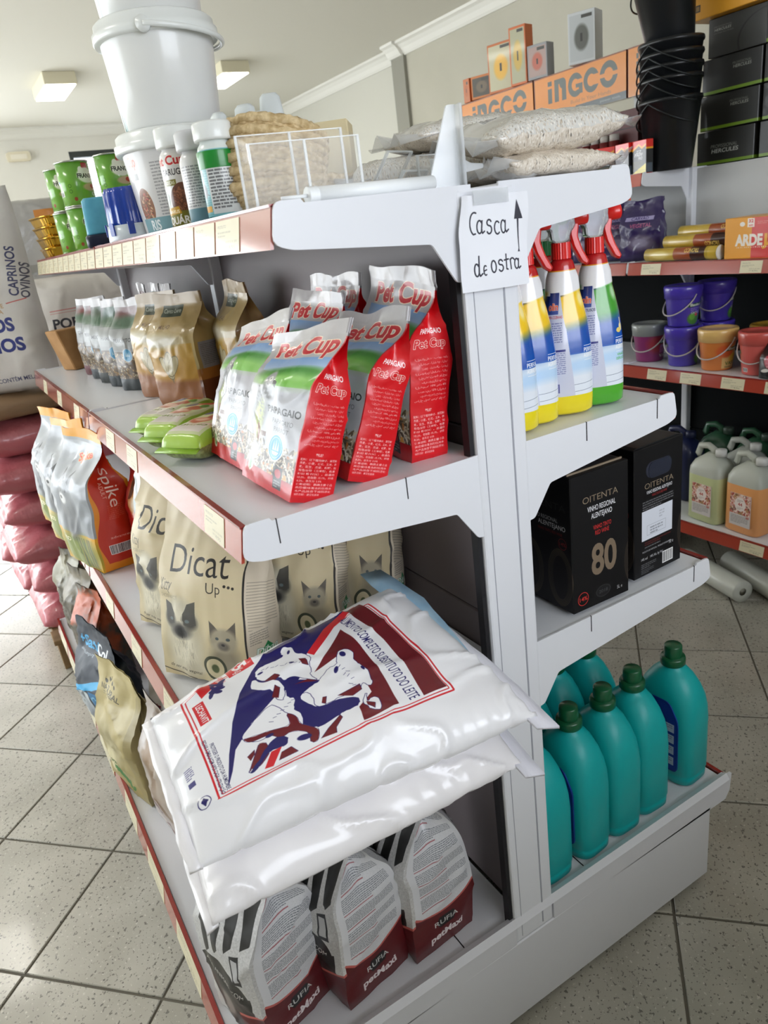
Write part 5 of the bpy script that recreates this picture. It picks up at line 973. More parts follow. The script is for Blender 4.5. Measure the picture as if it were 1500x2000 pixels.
jar('teal food jar with a green band under its white cap', .366, .996, .116, .0245, 2, WPL, .024, R(-48), True)
# rope bowls
ROPE = pm('sisal_rope', '#dcc69c', .9, mottle=('#b59b6e', 120, .35, .65), bump=(300, .6, .002, 4, 'Object', (1, 1, .6)))
def rope_bowl(label, x, y, z, r0, r1, h, tilt, rz, seed):
    t = thing('rope_bowl', label, 'bowl', (x, y, z), (tilt, 0, rz), 'nested sisal rope bowls')
    n = 6
    for i in range(n):
        f = i / (n - 1); r = r0 + (r1 - r0) * f ** .7; zz = .008 + (h - .016) * f; rr = .0062
        P = []
        for k in range(72):
            a = 2 * math.pi * k / 72; w_ = noise.noise(Vector((math.cos(a) * 2, math.sin(a) * 2, seed + i * 3))) * .002; P.append(((r + w_) * math.cos(a), (r + w_) * math.sin(a), zz + w_))
        V = []; F = []; m = 8
        for k, p in enumerate(P):
            a = 2 * math.pi * k / 72; tw = k * .55
            for j in range(m):
                q = 2 * math.pi * j / m; R_ = rr * (1 + .24 * math.cos(3 * (q + tw))); V.append((p[0] + R_ * math.cos(q) * math.cos(a), p[1] + R_ * math.cos(q) * math.sin(a), p[2] + R_ * math.sin(q)))
        for k in range(72):
            for j in range(m): F.append((k * m + j, ((k + 1) % 72) * m + j, ((k + 1) % 72) * m + (j + 1) % m, k * m + (j + 1) % m))
        link('coil', mesh('coil', V, F, ROPE, smooth=True), t)
    lathe('bowl_bottom', [(r0, .002), (r0, .012)], ROPE, t, 32); return t
for i, (lab, z, tl, x, y, r1) in enumerate((('lowest sisal rope bowl of the leaning stack', ZT, 0, .436, .992, .084), ('second sisal rope bowl from the bottom of the stack', ZT + .014, R(4), .436, .994, .084), ('third sisal rope bowl from the bottom of the stack', ZT + .026, R(7), .436, .995, .086), ('fourth sisal rope bowl of the stack, tilted', ZT + .038, R(10), .438, .99, .084), ('fifth sisal rope bowl, just under the top one', ZT + .050, R(13), .441, .992, .083), ('topmost sisal rope bowl of the leaning stack', ZT + .062, R(15), .444, .992, .081))):
    rope_bowl(lab, x, y, z, .046, r1 - .017, .044, 0, 0, i * 7).rotation_euler = (-tl * .25, tl, 0)
rope_bowl('wide sisal rope basket behind the clear acrylic holders', .520, 1.13, ZT, .075, .10, .05, 0, .3, 91)
# clear acrylic leaflet holders, tubes and scraps
def acrylic(label, x, y, z, rz, w, d, h, tilt=0, slots=2, grp='clear acrylic holders on the top shelf'):
    t = thing('acrylic_holder', label, 'holder', (x, y, z), (tilt, 0, rz), grp); th = .0028
    box('back_plate', (-w / 2, d / 2 - th, 0, w / 2, d / 2, h), CLEAR, t, .0006); box('front_plate', (-w / 2, -d / 2, 0, w / 2, -d / 2 + th, h * .82), CLEAR, t, .0006); box('base_plate', (-w / 2, -d / 2, 0, w / 2, d / 2, th), CLEAR, t, .0006)
    for k in range(slots + 1):
        q = -w / 2 + (w - th) * k / slots; dv = prism('divider', [(-d / 2, 0), (d / 2, 0), (d / 2, h), (-d / 2, h * .82)], q, q + th, CLEAR, t, 'x')
        box('edge', (q, -d / 2 - .0003, 0, q + th, -d / 2 + .003, h * .82), CLEDGE, dv); box('edge', (q, d / 2 - .003, 0, q + th, d / 2 + .0003, h), CLEDGE, dv)
    box('rim_edge', (-w / 2, d / 2 - th, h, w / 2, d / 2, h + .0012), CLEDGE, t); box('rim_edge', (-w / 2, -d / 2, h * .82, w / 2, -d / 2 + th, h * .82 + .0012), CLEDGE, t); box('rim_edge', (-w / 2, -d / 2, 0, w / 2, -d / 2 + .002, .004), CLEDGE, t)
    return t
acrylic('large clear acrylic holder in front of the rope bowls', .42, .868, ZT, R(-8), .135, .055, .085, 0, 2)
acrylic('smaller clear acrylic holder lying tipped beside the tall bracket', .565, .892, ZT + .012, R(25), .06, .035, .04, R(38), 1)
acrylic('small clear acrylic tray against the tall clear bracket', .605, .85, ZT, R(5), .045, .03, .045, 0, 1)
tb = thing('clear_bracket', 'tall clear plastic bracket standing above the end post', 'bracket', (.600, .80, ZT), (0, 0, R(-6)))
CLB = pm('clear_bracket_plastic', '#e9eef2', .08, alpha=.42, coat=.9, spec=.8)
prism('side_plate', rounded([(-.045, 0), (.002, 0), (.002, .092), (-.010, .092), (-.03, .04)], .003), -.001, .002, CLB, tb, 'y'); prism('spine', [(0, 0), (.005, 0), (.005, .092), (0, .092)], -.012, .012, CLB, tb, 'y', .001); prism('foot', rounded([(.005, .03), (.012, .026), (.03, .024), (.03, .019), (.005, .016)], .002), -.01, .012, CLB, tb, 'y')
wt = thing('white_tube', 'white plastic tube with a ridged end lying along the shelf end', 'tube', (.39, .793, ZT + .0085), (0, R(90), R(1.5))); lathe('tube_body', [(.0085, .006), (.0085, .168)], pm('frosted_white', '#eef1f2', .35), wt, 20); lathe('ridged_end', [(.0085, -.004), (.0095, -.003), (.0085, 0), (.0095, .002), (.0085, .005), (.0095, .007), (.0085, .01)], MC['frosted_white'], wt, 20); lathe('spigot', [(.002, -.035), (.002, -.004)], MC['frosted_white'], wt, 10)
wt2 = thing('white_tube', 'thin white plastic strip lying behind the ridged tube', 'tube', (.47, .83, ZT + .002), (0, 0, R(8))); box('strip_body', (-.06, -.012, 0, .07, .012, .014), MC['frosted_white'], wt2, .003)
dk_ = thing('clear_disc', 'flat clear plastic disc lying among the acrylic scraps', 'disc', (.505, .875, ZT + .018), (R(8), R(4), 0)); lathe('disc', [(.03, 0), (.031, .002), (.03, .005)], CLEAR, dk_, 32)
# white bottles, blue box behind
for i, (lab, x, y, h) in enumerate((('white bottle top behind the rope bowls, nearest the bucket', .455, 1.20, .158), ('white bottle top behind the rope bowls, in the middle', .50, 1.20, .168), ('white bottle top behind the rope bowls, farthest from the bucket', .545, 1.20, .182))):
    t = thing('white_bottle', lab, 'bottle', (x, y, ZT), (0, 0, R(30 * i)), 'white bottles behind the rope bowls'); gm = pm('grey_white_plastic', '#ccd2d2', .35)
    lathe('bottle_body', [(.018, .0), (.02, .003), (.02, h * .55), (.016, h * .66), (.012, h * .7)], gm, t, 24); lathe('bottle_cap', [(.0125, .022, h * .66), (.0115, .020, h * .8), (.010, .016, h * .97), (.007, .011, h)], gm, t, 20, sq=3); box('spout', (-.004, .012, h * .82, .004, .026, h * .88), gm, t, .002)
bbx = thing('carton', 'cream and blue carton standing behind the acrylic holder', 'box', (.640, 1.215, ZT), (0, 0, R(-35))); bm = bmesh.new(); bx(bm, -.045, -.04, 0, .045, .04, .136); bmo('carton_body', bm, pm('cream_card', '#d9cba4', .6), bbx, bevel=.002); box('blue_side', (-.0462, -.034, .02, -.0450, .034, .125), pm('blue_card', '#2a6fb0', .4, coat=.3), bbx); box('slot', (.0, -.0408, .105, .006, -.0399, .109), DARK, bbx)
pn = thing('black_pin', 'small black knob on a stem behind the clear bags', 'knob', (.74, 1.45, ZT)); lathe('stem', [(.003, 0), (.003, .12), (.007, .15), (.006, .156)], BLACKP, pn, 12)
# tins, trays, blue tubs
CAN = im('dog_tin_print', can_print(), .25, .5); TIN = pm('tin_rim', '#b9bdb5', .25, metal=.9); CNG = 'green dog food tins stacked on the top shelf'
def tin(label, x, y, z, rz):
    t = thing('dog_food_tin', label, 'tin', (x, y, z), (0, 0, rz), CNG); r, h = .037, .098
    lathe('tin_body', [(r, .003), (r, h - .003)], CAN, t, 36, vr=(.003, h - .003)); lathe('rim', [(r - .003, 0), (r + .001, .0), (r + .001, .003), (r, .0035)], TIN, t, 36); lathe('rim', [(r, h - .0035), (r + .001, h - .003), (r + .001, h), (r - .002, h), (r - .003, h - .003)], TIN, t, 36)
tin('green dog food tin at the bottom in front, with the blue tub beside it', .372, 1.985, ZT, R(-70)); tin('green dog food tin on top of the front lower one', .372, 1.985, ZT + .0985, R(-52)); tin('green dog food tin on the lower level behind, farther along', .362, 2.12, ZT, R(-80)); tin('green dog food tin on top, at the far side of the stack', .365, 2.115, ZT + .0985, R(-95)); tin('green dog food tin at the bottom, half hidden by the blue tub', .445, 1.90, ZT, R(-70)); tin('green dog food tin on top, nearest the bucket stack', .445, 1.90, ZT + .0985, R(-72))
GOLD = pm('gold_foil', '#c79a2e', .22, metal=.85, bump=(50, .3, .002)); GTG = 'gold foil food trays stacked at the shelf end'
for i in range(5):
    t = thing('foil_tray', ['gold foil food tray at the bottom of the far stack', 'gold foil food tray, second in the far stack', 'gold foil food tray, third in the far stack', 'gold foil food tray on top of the far stack, shrink wrapped', 'gold foil food tray lying behind the far stack'][i], 'pet food', (.375 + (i == 4) * .09, 2.47 + (i == 4) * .02, ZT + .0285 * (i if i < 4 else 0)), (0, 0, R(4 * i)), GTG)
    bm = bmesh.new(); n = 48; rings = []
    for z, a, b in ((0, .042, .062), (.022, .048, .070), (.026, .053, .075), (.028, .053, .075)):
        rings.append([bm.verts.new((math.copysign(abs(math.cos(2 * math.pi * k / n)) ** .4, math.cos(2 * math.pi * k / n)) * a * (1 + (.02 * (k % 2) if z < .024 else 0)), math.copysign(abs(math.sin(2 * math.pi * k / n)) ** .4, math.sin(2 * math.pi * k / n)) * b * (1 + (.02 * (k % 2) if z < .024 else 0)), z)) for k in range(n)])
    for a, b in zip(rings, rings[1:]):
        for k in range(n): bm.faces.new((a[k], a[(k + 1) % n], b[(k + 1) % n], b[k]))
    bm.faces.new(rings[0][::-1]); bmo('tray', bm, GOLD, t); box('foil_lid', (-.046, -.068, .0278, .046, .068, .0284), pm('pale_gold_lid', '#d6bd84', .3, metal=.6), t)
SKYB = pm('light_blue_plastic', '#5aa6bf', .35, mottle=('#4f9ab4', 40)); NAVYP = pm('navy_plastic', '#101a33', .3)
bt = thing('plastic_tub', 'light blue plastic tub upside down on a dark lid', 'tub', (.372, 1.74, ZT), (0, 0, R(-20)))
lathe('tub_body', [(.045, .042, .026), (.0445, .0415, .03), (.041, .038, .092), (.036, .034, .097), (.01, .01, .098)], SKYB, bt, 40, sq=6); lathe('lid', [(.046, .043, 0), (.049, .046, .004), (.049, .046, .022), (.046, .043, .026)], NAVYP, bt, 40, sq=6)
bt2 = thing('ribbed_tub', 'deep blue ribbed plastic holder with white tabs', 'tub', (.374, 1.53, ZT), (0, 0, R(-20)))
BLUT = pm('clear_blue_plastic', '#1246b8', .1, trans=.35, coat=.5)
bm = bmesh.new(); n = 64; ring = []
for z, s_ in ((.026, 1), (.085, .94), (.094, .86)): ring.append([bm.verts.new(((.047 + .0018 * math.cos(16 * 2 * math.pi * k / n)) * s_ * math.cos(2 * math.pi * k / n), (.047 + .0018 * math.cos(16 * 2 * math.pi * k / n)) * s_ * math.sin(2 * math.pi * k / n), z)) for k in range(n)])
for a, b in zip(ring, ring[1:]):
    for k in range(n): bm.faces.new((a[k], a[(k + 1) % n], b[(k + 1) % n], b[k]))
bm.faces.new(ring[-1]); bmo('ribbed_shell', bm, BLUT, bt2, smooth=True); lathe('white_base', [(.05, 0), (.052, .003), (.05, .03)], pm('milky_plastic', '#cfd9e0', .3, coat=.3), bt2, 40)
for k in range(8): a = k * math.pi / 4; box('tab', (.0505, -.006, .012, .0535, .006, .034), BLUT, bt2, .0005, rot=(0, 0, a))
# ------------------------------------------------------------------ oyster shell bags, top right
OY = im('oyster_grit', oyster_print(), .4, .5, bump=(120, .7, .004)); OYT = im('oyster_bag_top', oyster_top_print(), .22, .6, bump=(18, .5, .006))
def oyster(label, c, L, wd, T, rz, seed, tl=(0, 0), ears=True):
    t = thing('oyster_shell_bag', label, 'bag', c, (tl[0], tl[1], rz), 'clear bags of crushed oyster shell')
    pillow([(-L / 2, -wd / 2, T * .48), (L / 2, -wd / 2, T * .48), (L / 2, wd / 2, T * .48), (-L / 2, wd / 2, T * .48)], T, OYT if ears else OY, OY, t, 'grit_pack', 40, 26, 3.2, 3.4, seed, .004, 14, .002, 1)
    n = 8
    for s_ in (-1, 1):
        A = [(s_ * (L / 2 - .028), -wd / 2 + wd * i / n, T * .48) for i in range(n + 1)]; B = [(s_ * (L / 2 + .026), -wd / 2 * .92 + wd * .92 * i / n, T * .48 + .012 * math.sin(i * 1.7 + seed)) for i in range(n + 1)]
        strip('film_end', A, B, FILM, t, .0012, seed, .006)
    return t
oyster('clear bag of oyster shell lying undermost at the shelf end', (.760, .835, ZT), .205, .12, .034, R(3), 71, ears=False)
oyster('clear bag of oyster shell with a barcode, lying on the undermost one', (.763, .838, ZT + .033), .225, .125, .052, R(-2), 72, (R(4), R(-3)))
oyster('clear bag of oyster shell behind the barcode bag', (.765, 1.0, ZT), .22, .14, .06, R(8), 73)
oyster('clear bag of oyster shell lying on the rear one, under the orange board', (.765, 1.0, ZT + .058), .22, .13, .045, R(-6), 74)
oyster('slack clear bag of oyster shell left of the tall clear bracket', (.66, 1.02, ZT), .16, .12, .062, R(-25), 75)
crum = thing('crumpled_film', 'crumpled piece of clear film beside the tall bracket', 'film', (.69, .80, ZT)); pillow([(-.035, -.02, .012), (.045, -.02, .012), (.045, .03, .016), (-.035, .03, .018)], .024, FILM, FILM, crum, 'film_sheet', 20, 14, 2.4, 2.4, 5, .009, 40, .004, 1)
# ------------------------------------------------------------------ sign taped on the post
sg = thing('paper_sign', 'handwritten paper sign with an up arrow taped to the end post', 'sign', (.6015, .742, 1.314))
SGM = im('sign_print', sign_print(), .7); nx_, nz_ = 20, 22; V = []; UV = []; F = []
for s_ in (0, 1):
    for j in range(nz_ + 1):
        for i in range(nx_ + 1):
            u, v = i / nx_, j / nz_; x = (u - .5) * .101 + (.004 * (1 - v) * (u - .5)); z = v * .108 - .003 * u
            y = -.0035 * math.sin(math.pi * u) - .011 * sm((u - .82) / .18) * sm((v - .35) / .6) * (1 - .4 * v) + .003 * sm((.12 - u) / .12) * v - .002 * noise.noise(Vector((u * 3, v * 3, 2)))
            if u < .16: x += .009 * sm((v - .55) / .45) * (1 - u / .16)
            V.append((x, y + s_ * .0004, z)); UV.append((u, v))
m_ = nx_ + 1; off = m_ * (nz_ + 1)
for j in range(nz_):
    for i in range(nx_): a = j * m_ + i; F.append((a, a + 1, a + m_ + 1, a + m_)); a += off; F.append((a, a + m_, a + m_ + 1, a + 1))
link('paper', mesh('paper', V, F, SGM, UV, True), sg)
box('tape', (-.03, -.0052, .096, .022, -.0042, .112), pm('clear_tape', '#dfe3e6', .15, alpha=.4, coat=.5), sg)
# ------------------------------------------------------------------ right side of the main gondola
SPY = [im('yellow_spray_print', spray_print(False), .22, .5), im('green_spray_print', spray_print(True), .22, .5)]
REDP = pm('red_plastic', '#d8201c', .28, coat=.4); GRNP = pm('green_plastic', '#0f7a3c', .3, coat=.3); CLR2 = pm('clear_nozzle', '#e8edf0', .1, trans=.8, ior=1.4)
def spray(label, x, y, rz, k, trig=REDP, z=1.1045, s_=1.0):
    t = thing('spray_bottle', label, 'spray bottle', (x, y, z), (0, 0, rz), 'spray cleaner bottles on the shelf', (s_, s_, s_))
    P = [(.034, .026, 0), (.0385, .0295, .004), (.0395, .030, .02), (.0395, .030, .07), (.0385, .029, .10), (.034, .0262, .135), (.028, .0225, .163), (.0245, .0205, .176), (.025, .0205, .178), (.0235, .0195, .196), (.0195, .0175, .207), (.0185, .017, .211), (.0165, .0155, .218), (.0125, .0125, .222)]
    lathe('bottle_body', P, SPY[k], t, 48, sq=[2.6] * 6 + [2.3] * 3 + [2] * 5, vr=(0, .222), u0=R(-66))
    bm = bmesh.new(); n = 48
    a = [bm.verts.new(((.0135 + .0006 * (q % 2)) * math.cos(2 * math.pi * q / n), (.0135 + .0006 * (q % 2)) * math.sin(2 * math.pi * q / n), .222)) for q in range(n)]; b = [bm.verts.new(((.0128 + .0006 * (q % 2)) * math.cos(2 * math.pi * q / n), (.0128 + .0006 * (q % 2)) * math.sin(2 * math.pi * q / n), .244)) for q in range(n)]
    for q in range(n): bm.faces.new((a[q], a[(q + 1) % n], b[(q + 1) % n], b[q]))
    bm.faces.new(b); bm.faces.new(a[::-1]); bmo('screw_collar', bm, trig, t)
    prism('pump_head', rounded([(-.022, .244), (.014, .244), (.016, .256), (.026, .266), (.026, .286), (-.026, .284), (-.034, .272)], .006), -.010, .010, CLR2, t, 'x') if 0 else None
    h_ = prism('pump_head', rounded([(-.014, .244), (.010, .244), (.012, .256), (.020, .264), (.020, .283), (-.018, .287), (-.034, .280), (-.030, .268), (-.016, .262)], .005), -.0095, .0095, CLR2, t, 'y', .002)
    lathe('nozzle', [(.007, 0), (.0105, .002), (.0115, .018), (.011, .022), (.006, .024)], trig, t, 18, (.016, 0, .274), (0, R(86), 0))
    prism('trigger', rounded([(.014, .270), (.026, .268), (.0235, .250), (.030, .232), (.040, .214), (.036, .209), (.028, .214), (.016, .236), (.011, .254)], .003), -.0075, .0075, trig, t, 'y', .0025)
    return t
spray('green and blue spray cleaner bottle nearest the aisle, with a red trigger', .852, .822, R(-24), 1)
spray('yellow and blue spray cleaner bottle just left of the green one, red trigger', .786, .822, R(-24), 0)
spray('yellow and blue spray cleaner bottle between two others, red trigger under the bracket', .716, .822, R(-24), 0)
spray('yellow and blue spray cleaner bottle half hidden by the end post', .668, .812, R(-24), 0)
for i, (lab, x) in enumerate((('spray cleaner bottle with a green trigger in the rear row, nearest the post', .70), ('spray cleaner bottle with a green trigger in the rear row, middle', .775), ('spray cleaner bottle with a green trigger in the rear row, nearest the aisle', .845))): spray(lab, x, .925, R(-20), 1, GRNP)
WN = im('wine_box_print', wine_print(), .5, .05, spec=.3)
def wine(label, x, y, rz):
    t = thing('wine_box', label, 'box', (x, y, .7865), (0, 0, rz), 'black bag in box wine cartons'); w, d, h = .122, .116, .232
    pbox('carton', w, d, h, WN, t, .0015); k = pm('black_card', '#141417', .45)
    prism('top_flap', [(-w / 2 + .002, h), (w / 2 - .002, h), (w / 2 - .010, h + .0022), (-w / 2 + .010, h + .0022)], -d / 2 + .012, d / 2 - .004, k, t, 'y'); box('flap_edge', (-w / 2 + .004, -d / 2 + .010, h, w / 2 - .004, -d / 2 + .0125, h + .003), pm('card_edge', '#8a7a66', .7), t)
    return t
wine('black wine carton nearest the end post, front with a large number', .796, .822, R(-1.5))
w2 = wine('black wine carton nearer the aisle with a white sticker on its back', .946, .838, R(181.5))
hh_ = prism('handle_hole', rounded([(-.03, .175), (.026, .175), (.026, .203), (-.03, .203)], .013), .0565, .0588, pm('hole_inside', '#262a38', .3), w2, 'y')
wine('black wine carton in the second row behind the nearest one', .80, .955, R(-1))
wine('black wine carton in the second row behind the stickered one', .945, .965, R(1))
TEAL = pm('teal_plastic', '#10a8a8', .38, bump=(120, .05, .0004)); CAPG = pm('dark_green_cap', '#0f5533', .28, coat=.3); TLB = im('blue_bottle_label', teal_print(), .3, .3)
def teal(label, x, y, rz, first=[None]):
    if first[0]: return dup(first[0], label, (x, y, ZB), (0, 0, rz))
    t = thing('detergent_bottle', label, 'bottle', (x, y, ZB), (0, 0, rz), 'teal detergent bottles on the bottom deck', (1.05, 1.05, 1.055))
    P = [(.036, .056, 0), (.041, .0625, .004), (.0415, .063, .018), (.0405, .062, .022), (.0425, .0645, .026), (.0425, .0645, .140), (.0425, .064, .168), (.042, .060, .190), (.039, .052, .210), (.0335, .040, .228), (.026, .028, .240), (.0195, .0195, .246), (.0185, .0185, .252)]
    lathe('bottle_body', P, TEAL, t, 56, sq=[4] * 6 + [3.4, 3, 2.6, 2.3, 2, 2, 2])
    pr = rounded([(-.042, .032), (.042, .032), (.042, .15), (.022, .19), (-.022, .19), (-.042, .15)], .012)
    for s_ in (-1,):
        V = [(s_ * .0434, p[0], p[1]) for p in pr] + [(s_ * .0405, p[0], p[1]) for p in pr]; n = len(pr); F = [tuple(range(n)), tuple(range(n, 2 * n))[::-1]] + [(i, (i + 1) % n, n + (i + 1) % n, n + i) for i in range(n)]
        link('label', mesh('label', V, F, TLB, [(.5 - p[0] / .09, (p[1] - .03) / .16) for p in pr] * 2), t)
    lathe('cap_skirt', [(.022, .249), (.0235, .251), (.0235, .262), (.022, .266)], CAPG, t, 32); lathe('cap', [(.0165, .264), (.0172, .268), (.0165, .288), (.015, .290)], CAPG, t, 32)
    first[0] = t; return t
for lab, x, y, rz in (('teal detergent bottle of the front row nearest the end post', .683, .836, R(2)), ('teal detergent bottle of the front row, second from the end post, label showing', .779, .836, R(4)), ('teal detergent bottle in the middle of the front row', .868, .838, R(0)), ('teal detergent bottle of the front row, fourth from the end post', .953, .842, R(-2)), ('teal detergent bottle at the aisle end of the front row, blue label showing', 1.075, .845, R(5)),
        ('teal detergent bottle of the second row nearest the end post', .70, .982, R(0)), ('teal detergent bottle of the second row, second from the post', .79, .982, R(3)), ('teal detergent bottle of the second row, third from the post', .88, .985, R(-2)), ('teal detergent bottle of the second row, fourth from the post', .97, .985, R(2))): teal(lab, x, y, rz)
# ------------------------------------------------------------------ goods on the second gondola
ZA = 1.1615
ard = thing('firelighter_box', 'yellow and red firelighter box at the shelf edge', 'box', (2.345, 1.50, ZA), (0, 0, L90 + R(-3))); pbox('carton', .25, .14, .125, im('firelighter_print', ardeja_print(), .4, .2), ard)
TUBM = im('firelog_tube_print', tube_print(), .3, .4)
for i, (lab, x, y, z) in enumerate((('gold paper tube with a white end lying at the shelf edge', 2.292, 1.80, .0225), ('gold paper tube lying behind the one at the edge', 2.34, 1.74, .0225), ('brown printed paper tube lying on the front two', 2.32, 1.74, .061), ('brown printed paper tube topmost at the back', 2.375, 1.72, .088), ('paper tube at the back of the pile, half hidden', 2.388, 1.72, .0225))):
    t = thing('paper_tube', lab, 'tube', (2.45 - (2.45 - x), y, ZA + z), (R(90), R(60 * i), R(0)), 'gold paper tubes in a pile'); lathe('tube_body', [(.021, -.15), (.022, -.149), (.022, .149), (.021, .15)], TUBM, t, 28); lathe('end_cap', [(.0225, .1495), (.024, .151), (.022, .155), (.008, .153)], pm('white_cap', '#d6d4cd', .5), t, 28)
PBG = im('charcoal_bag_print', purple_bag_print(), .28, .4, bump=(20, .4, .005))
for i, (lab, x, y, rz) in enumerate((('purple charcoal bag standing nearest the paper tubes', 2.36, 2.03, R(-70)), ('purple charcoal bag just behind the nearest one', 2.39, 2.16, R(-70)), ('purple charcoal bag in the middle of the row', 2.38, 2.30, R(-74)), ('purple charcoal bag at the far side, partly behind the spray trigger', 2.36, 2.44, R(-74)))):
    bag_thing('charcoal_bag', lab, .15, .07, .215, PBG, (x, y, ZA), rz, 80 + i, 'purple charcoal bags', cat='bag', bulge=.014, amp=.005, top=.5)
ZK = .7915
def tub(label, x, y, z, rz, k, lid, body=None, hnd=True):
    t = thing('fertiliser_bucket', label, 'bucket', (x, y, z), (0, 0, rz), 'small fertiliser buckets with lids'); m = im('bucket_print_%d' % k, bucket_print(k), .32, .4)
    lathe('bucket_body', [(.048, 0), (.050, .003), (.060, .098), (.061, .10)], m, t, 40, cap1=False, vr=(0, .1)); lathe('lid', [(.0605, .098), (.064, .099), (.065, .118), (.066, .12), (.067, .136), (.064, .142), (.052, .142), (.05, .139)], pm(*lid), t, 40, cap0=False)
    if hnd: tube('handle', [(math.cos(q) * .066, math.sin(q) * .068, .112 - .07 * abs(math.sin(q)) ** .8) for q in [math.pi + math.pi * i / 20 for i in range(21)]], .0025, pm('pale_handle', '#b9b2b0', .4), t, 6)
LIDS = [('violet_lid', '#4a39ad', .28, 0, .4), ('cream_lid', '#e0b870', .28, 0, .4), ('coral_lid', '#c9574e', .28, 0, .4), ('grey_lid', '#8a8f8c', .28, 0, .4), ('mustard_lid', '#b08a30', .3, 0, .3)]
for lab, x, y, z, rz, k, l in (('violet fertiliser bucket at the bottom of the front stack', 2.315, 1.805, 0, -70, 0, 0), ('violet fertiliser bucket on top of the front stack, handle hanging', 2.315, 1.81, .1425, -100, 0, 0), ('violet fertiliser bucket at the bottom of the rear stack', 2.44, 1.765, 0, -80, 0, 0), ('violet fertiliser bucket on top of the rear stack', 2.44, 1.765, .1425, -70, 0, 0),
        ('cream lidded orange fertiliser bucket beside the violet stack', 2.305, 1.655, 0, -90, 1, 1), ('coral fertiliser bucket right of the cream lidded one', 2.30, 1.495, 0, -80, 2, 2), ('mustard lidded bucket behind the coral one', 2.42, 1.535, 0, -80, 1, 4), ('grey lidded magenta fertiliser bucket left of the violet stack', 2.33, 1.97, 0, -80, 3, 3)):
    tub(lab, x, y, ZK + z, R(rz), k, LIDS[l])
BB = thing('rose_feed_bag', 'black fertiliser bag with a red rose, cut by the frame edge', 'bag', (2.255, 1.385, ZK), (0, 0, R(-100))); cc = Cv(360, 170, '#14181a', 2)
for o in (0, 180): cc.text('DETEKT', o + 24, 44, 11, '#c9b42a', 60, .02); cc.ell(o + 50, 90, 26, 34, '#b01c3a', .3); cc.ell(o + 50, 90, 12, 16, '#d23a58', .4); cc.ell(o + 70, 130, 24, 10, '#2f8a3a', .3, 20); cc.ell(o + 30, 132, 20, 8, '#e4e0da', .3, -20)
bag(.12, .06, .125, im('rose_feed_print', cc, .3, .4, bump=(20, .3, .004)), BB, 88, top=.5)
ZJ = .2295
JUGL = im('jug_label', jug_print(), .4, .2)
def jug(label, x, y, rz, col, cap='#d9d9d4', lab_=True, al=.0):
    t = thing('soap_jerrycan', label, 'jerrycan', (x, y, ZJ), (0, 0, rz), 'plastic jerrycans on the bottom shelf'); m = pm('jug_' + col[1:], col, .35, coat=.15); ft = pm('frosted_jug_top', '#b9bcb0', .35) if col in ('#f0a868', '#c9d09a') else m
    w, d, h = .072, .055, .20
    lathe('jug_body', [(w - .006, d - .006, 0), (w, d, .006), (w, d, h - .02)], m, t, 48, sq=5, cap1=False)
    lathe('jug_shoulder', [(w, d, h - .02), (w - .002, d - .002, h + .005), (w - .014, d - .012, h + .03), (.03, .03, h + .05), (.02, .02, h + .058)], ft, t, 48, sq=[5, 5, 4, 2.4, 2], cap0=False)
    lathe('cap', [(.0195, 0), (.0195, .022), (.017, .025)], pm('cap_' + cap[1:], cap, .45), t, 24, (.035, 0, h + .053))
    P = [(-.062, 0, h + .0), (-.066, 0, h + .045), (-.055, 0, h + .075), (-.02, 0, h + .082), (.005, 0, h + .07), (.012, 0, h + .045)]
    tube('grip', P, .0125, ft, t, 10)
    if lab_: box('label', (-.04, -d - .0012, .03, .045, -d + .004, .15), pm('label_edge', '#d3cdc8', .5), t) and link('label', mesh('label', [(-.04, -d - .0016, .03), (.045, -d - .0016, .03), (.045, -d - .0016, .15), (-.04, -d - .0016, .15)], [(0, 1, 2, 3)], JUGL, [(0, 0), (1, 0), (1, 1), (0, 1)]), t)
jug('orange soap jerrycan at the shelf edge with a floral label', 2.275, 1.475, R(-96), '#f0a868'); jug('yellow green soap jerrycan left of the orange one', 2.278, 1.635, R(-96), '#c9d09a')
jug('empty looking frosted jerrycan behind the yellow green one', 2.40, 1.585, R(-90), '#a9aca4', lab_=False); jug('frosted jerrycan behind the orange one at the frame edge', 2.41, 1.41, R(-90), '#9aa39c', lab_=False)
jug('dark blue jerrycan behind, peeping over the wine cartons', 2.40, 1.86, R(-90), '#1d2448', '#1a2040', False); jug('dull green jerrycan at the back of the shelf', 2.52, 1.78, R(-90), '#2f5a40', '#44544a', False); jug('dull green jerrycan at the back, nearer the frame edge', 2.52, 1.62, R(-90), '#325c42', '#44544a', False)
for i, (lab, x, y) in enumerate((('white plastic roll lying on the floor under the shelf', 2.13, 1.36), ('second white plastic roll beside it at the frame edge', 2.20, 1.24))):
    t = thing('plastic_roll', lab, 'roll', (x + .03, y + .05, .042), (0, 0, R(8 * i))); t.rotation_euler = (R(-90), 0, R(-16 - 4 * i)); m = pm('milky_film_roll', '#c6c8be', .4, coat=.2); lathe('roll', [(.014, 0), (.018, -.0), (.04, .001), (.041, .004), (.041, .32), (.04, .322)], m, t, 36, cap0=False); lathe('core', [(.014, 0.002), (.010, .004), (.010, .01)], pm('roll_core', '#a8a596', .7), t, 20)
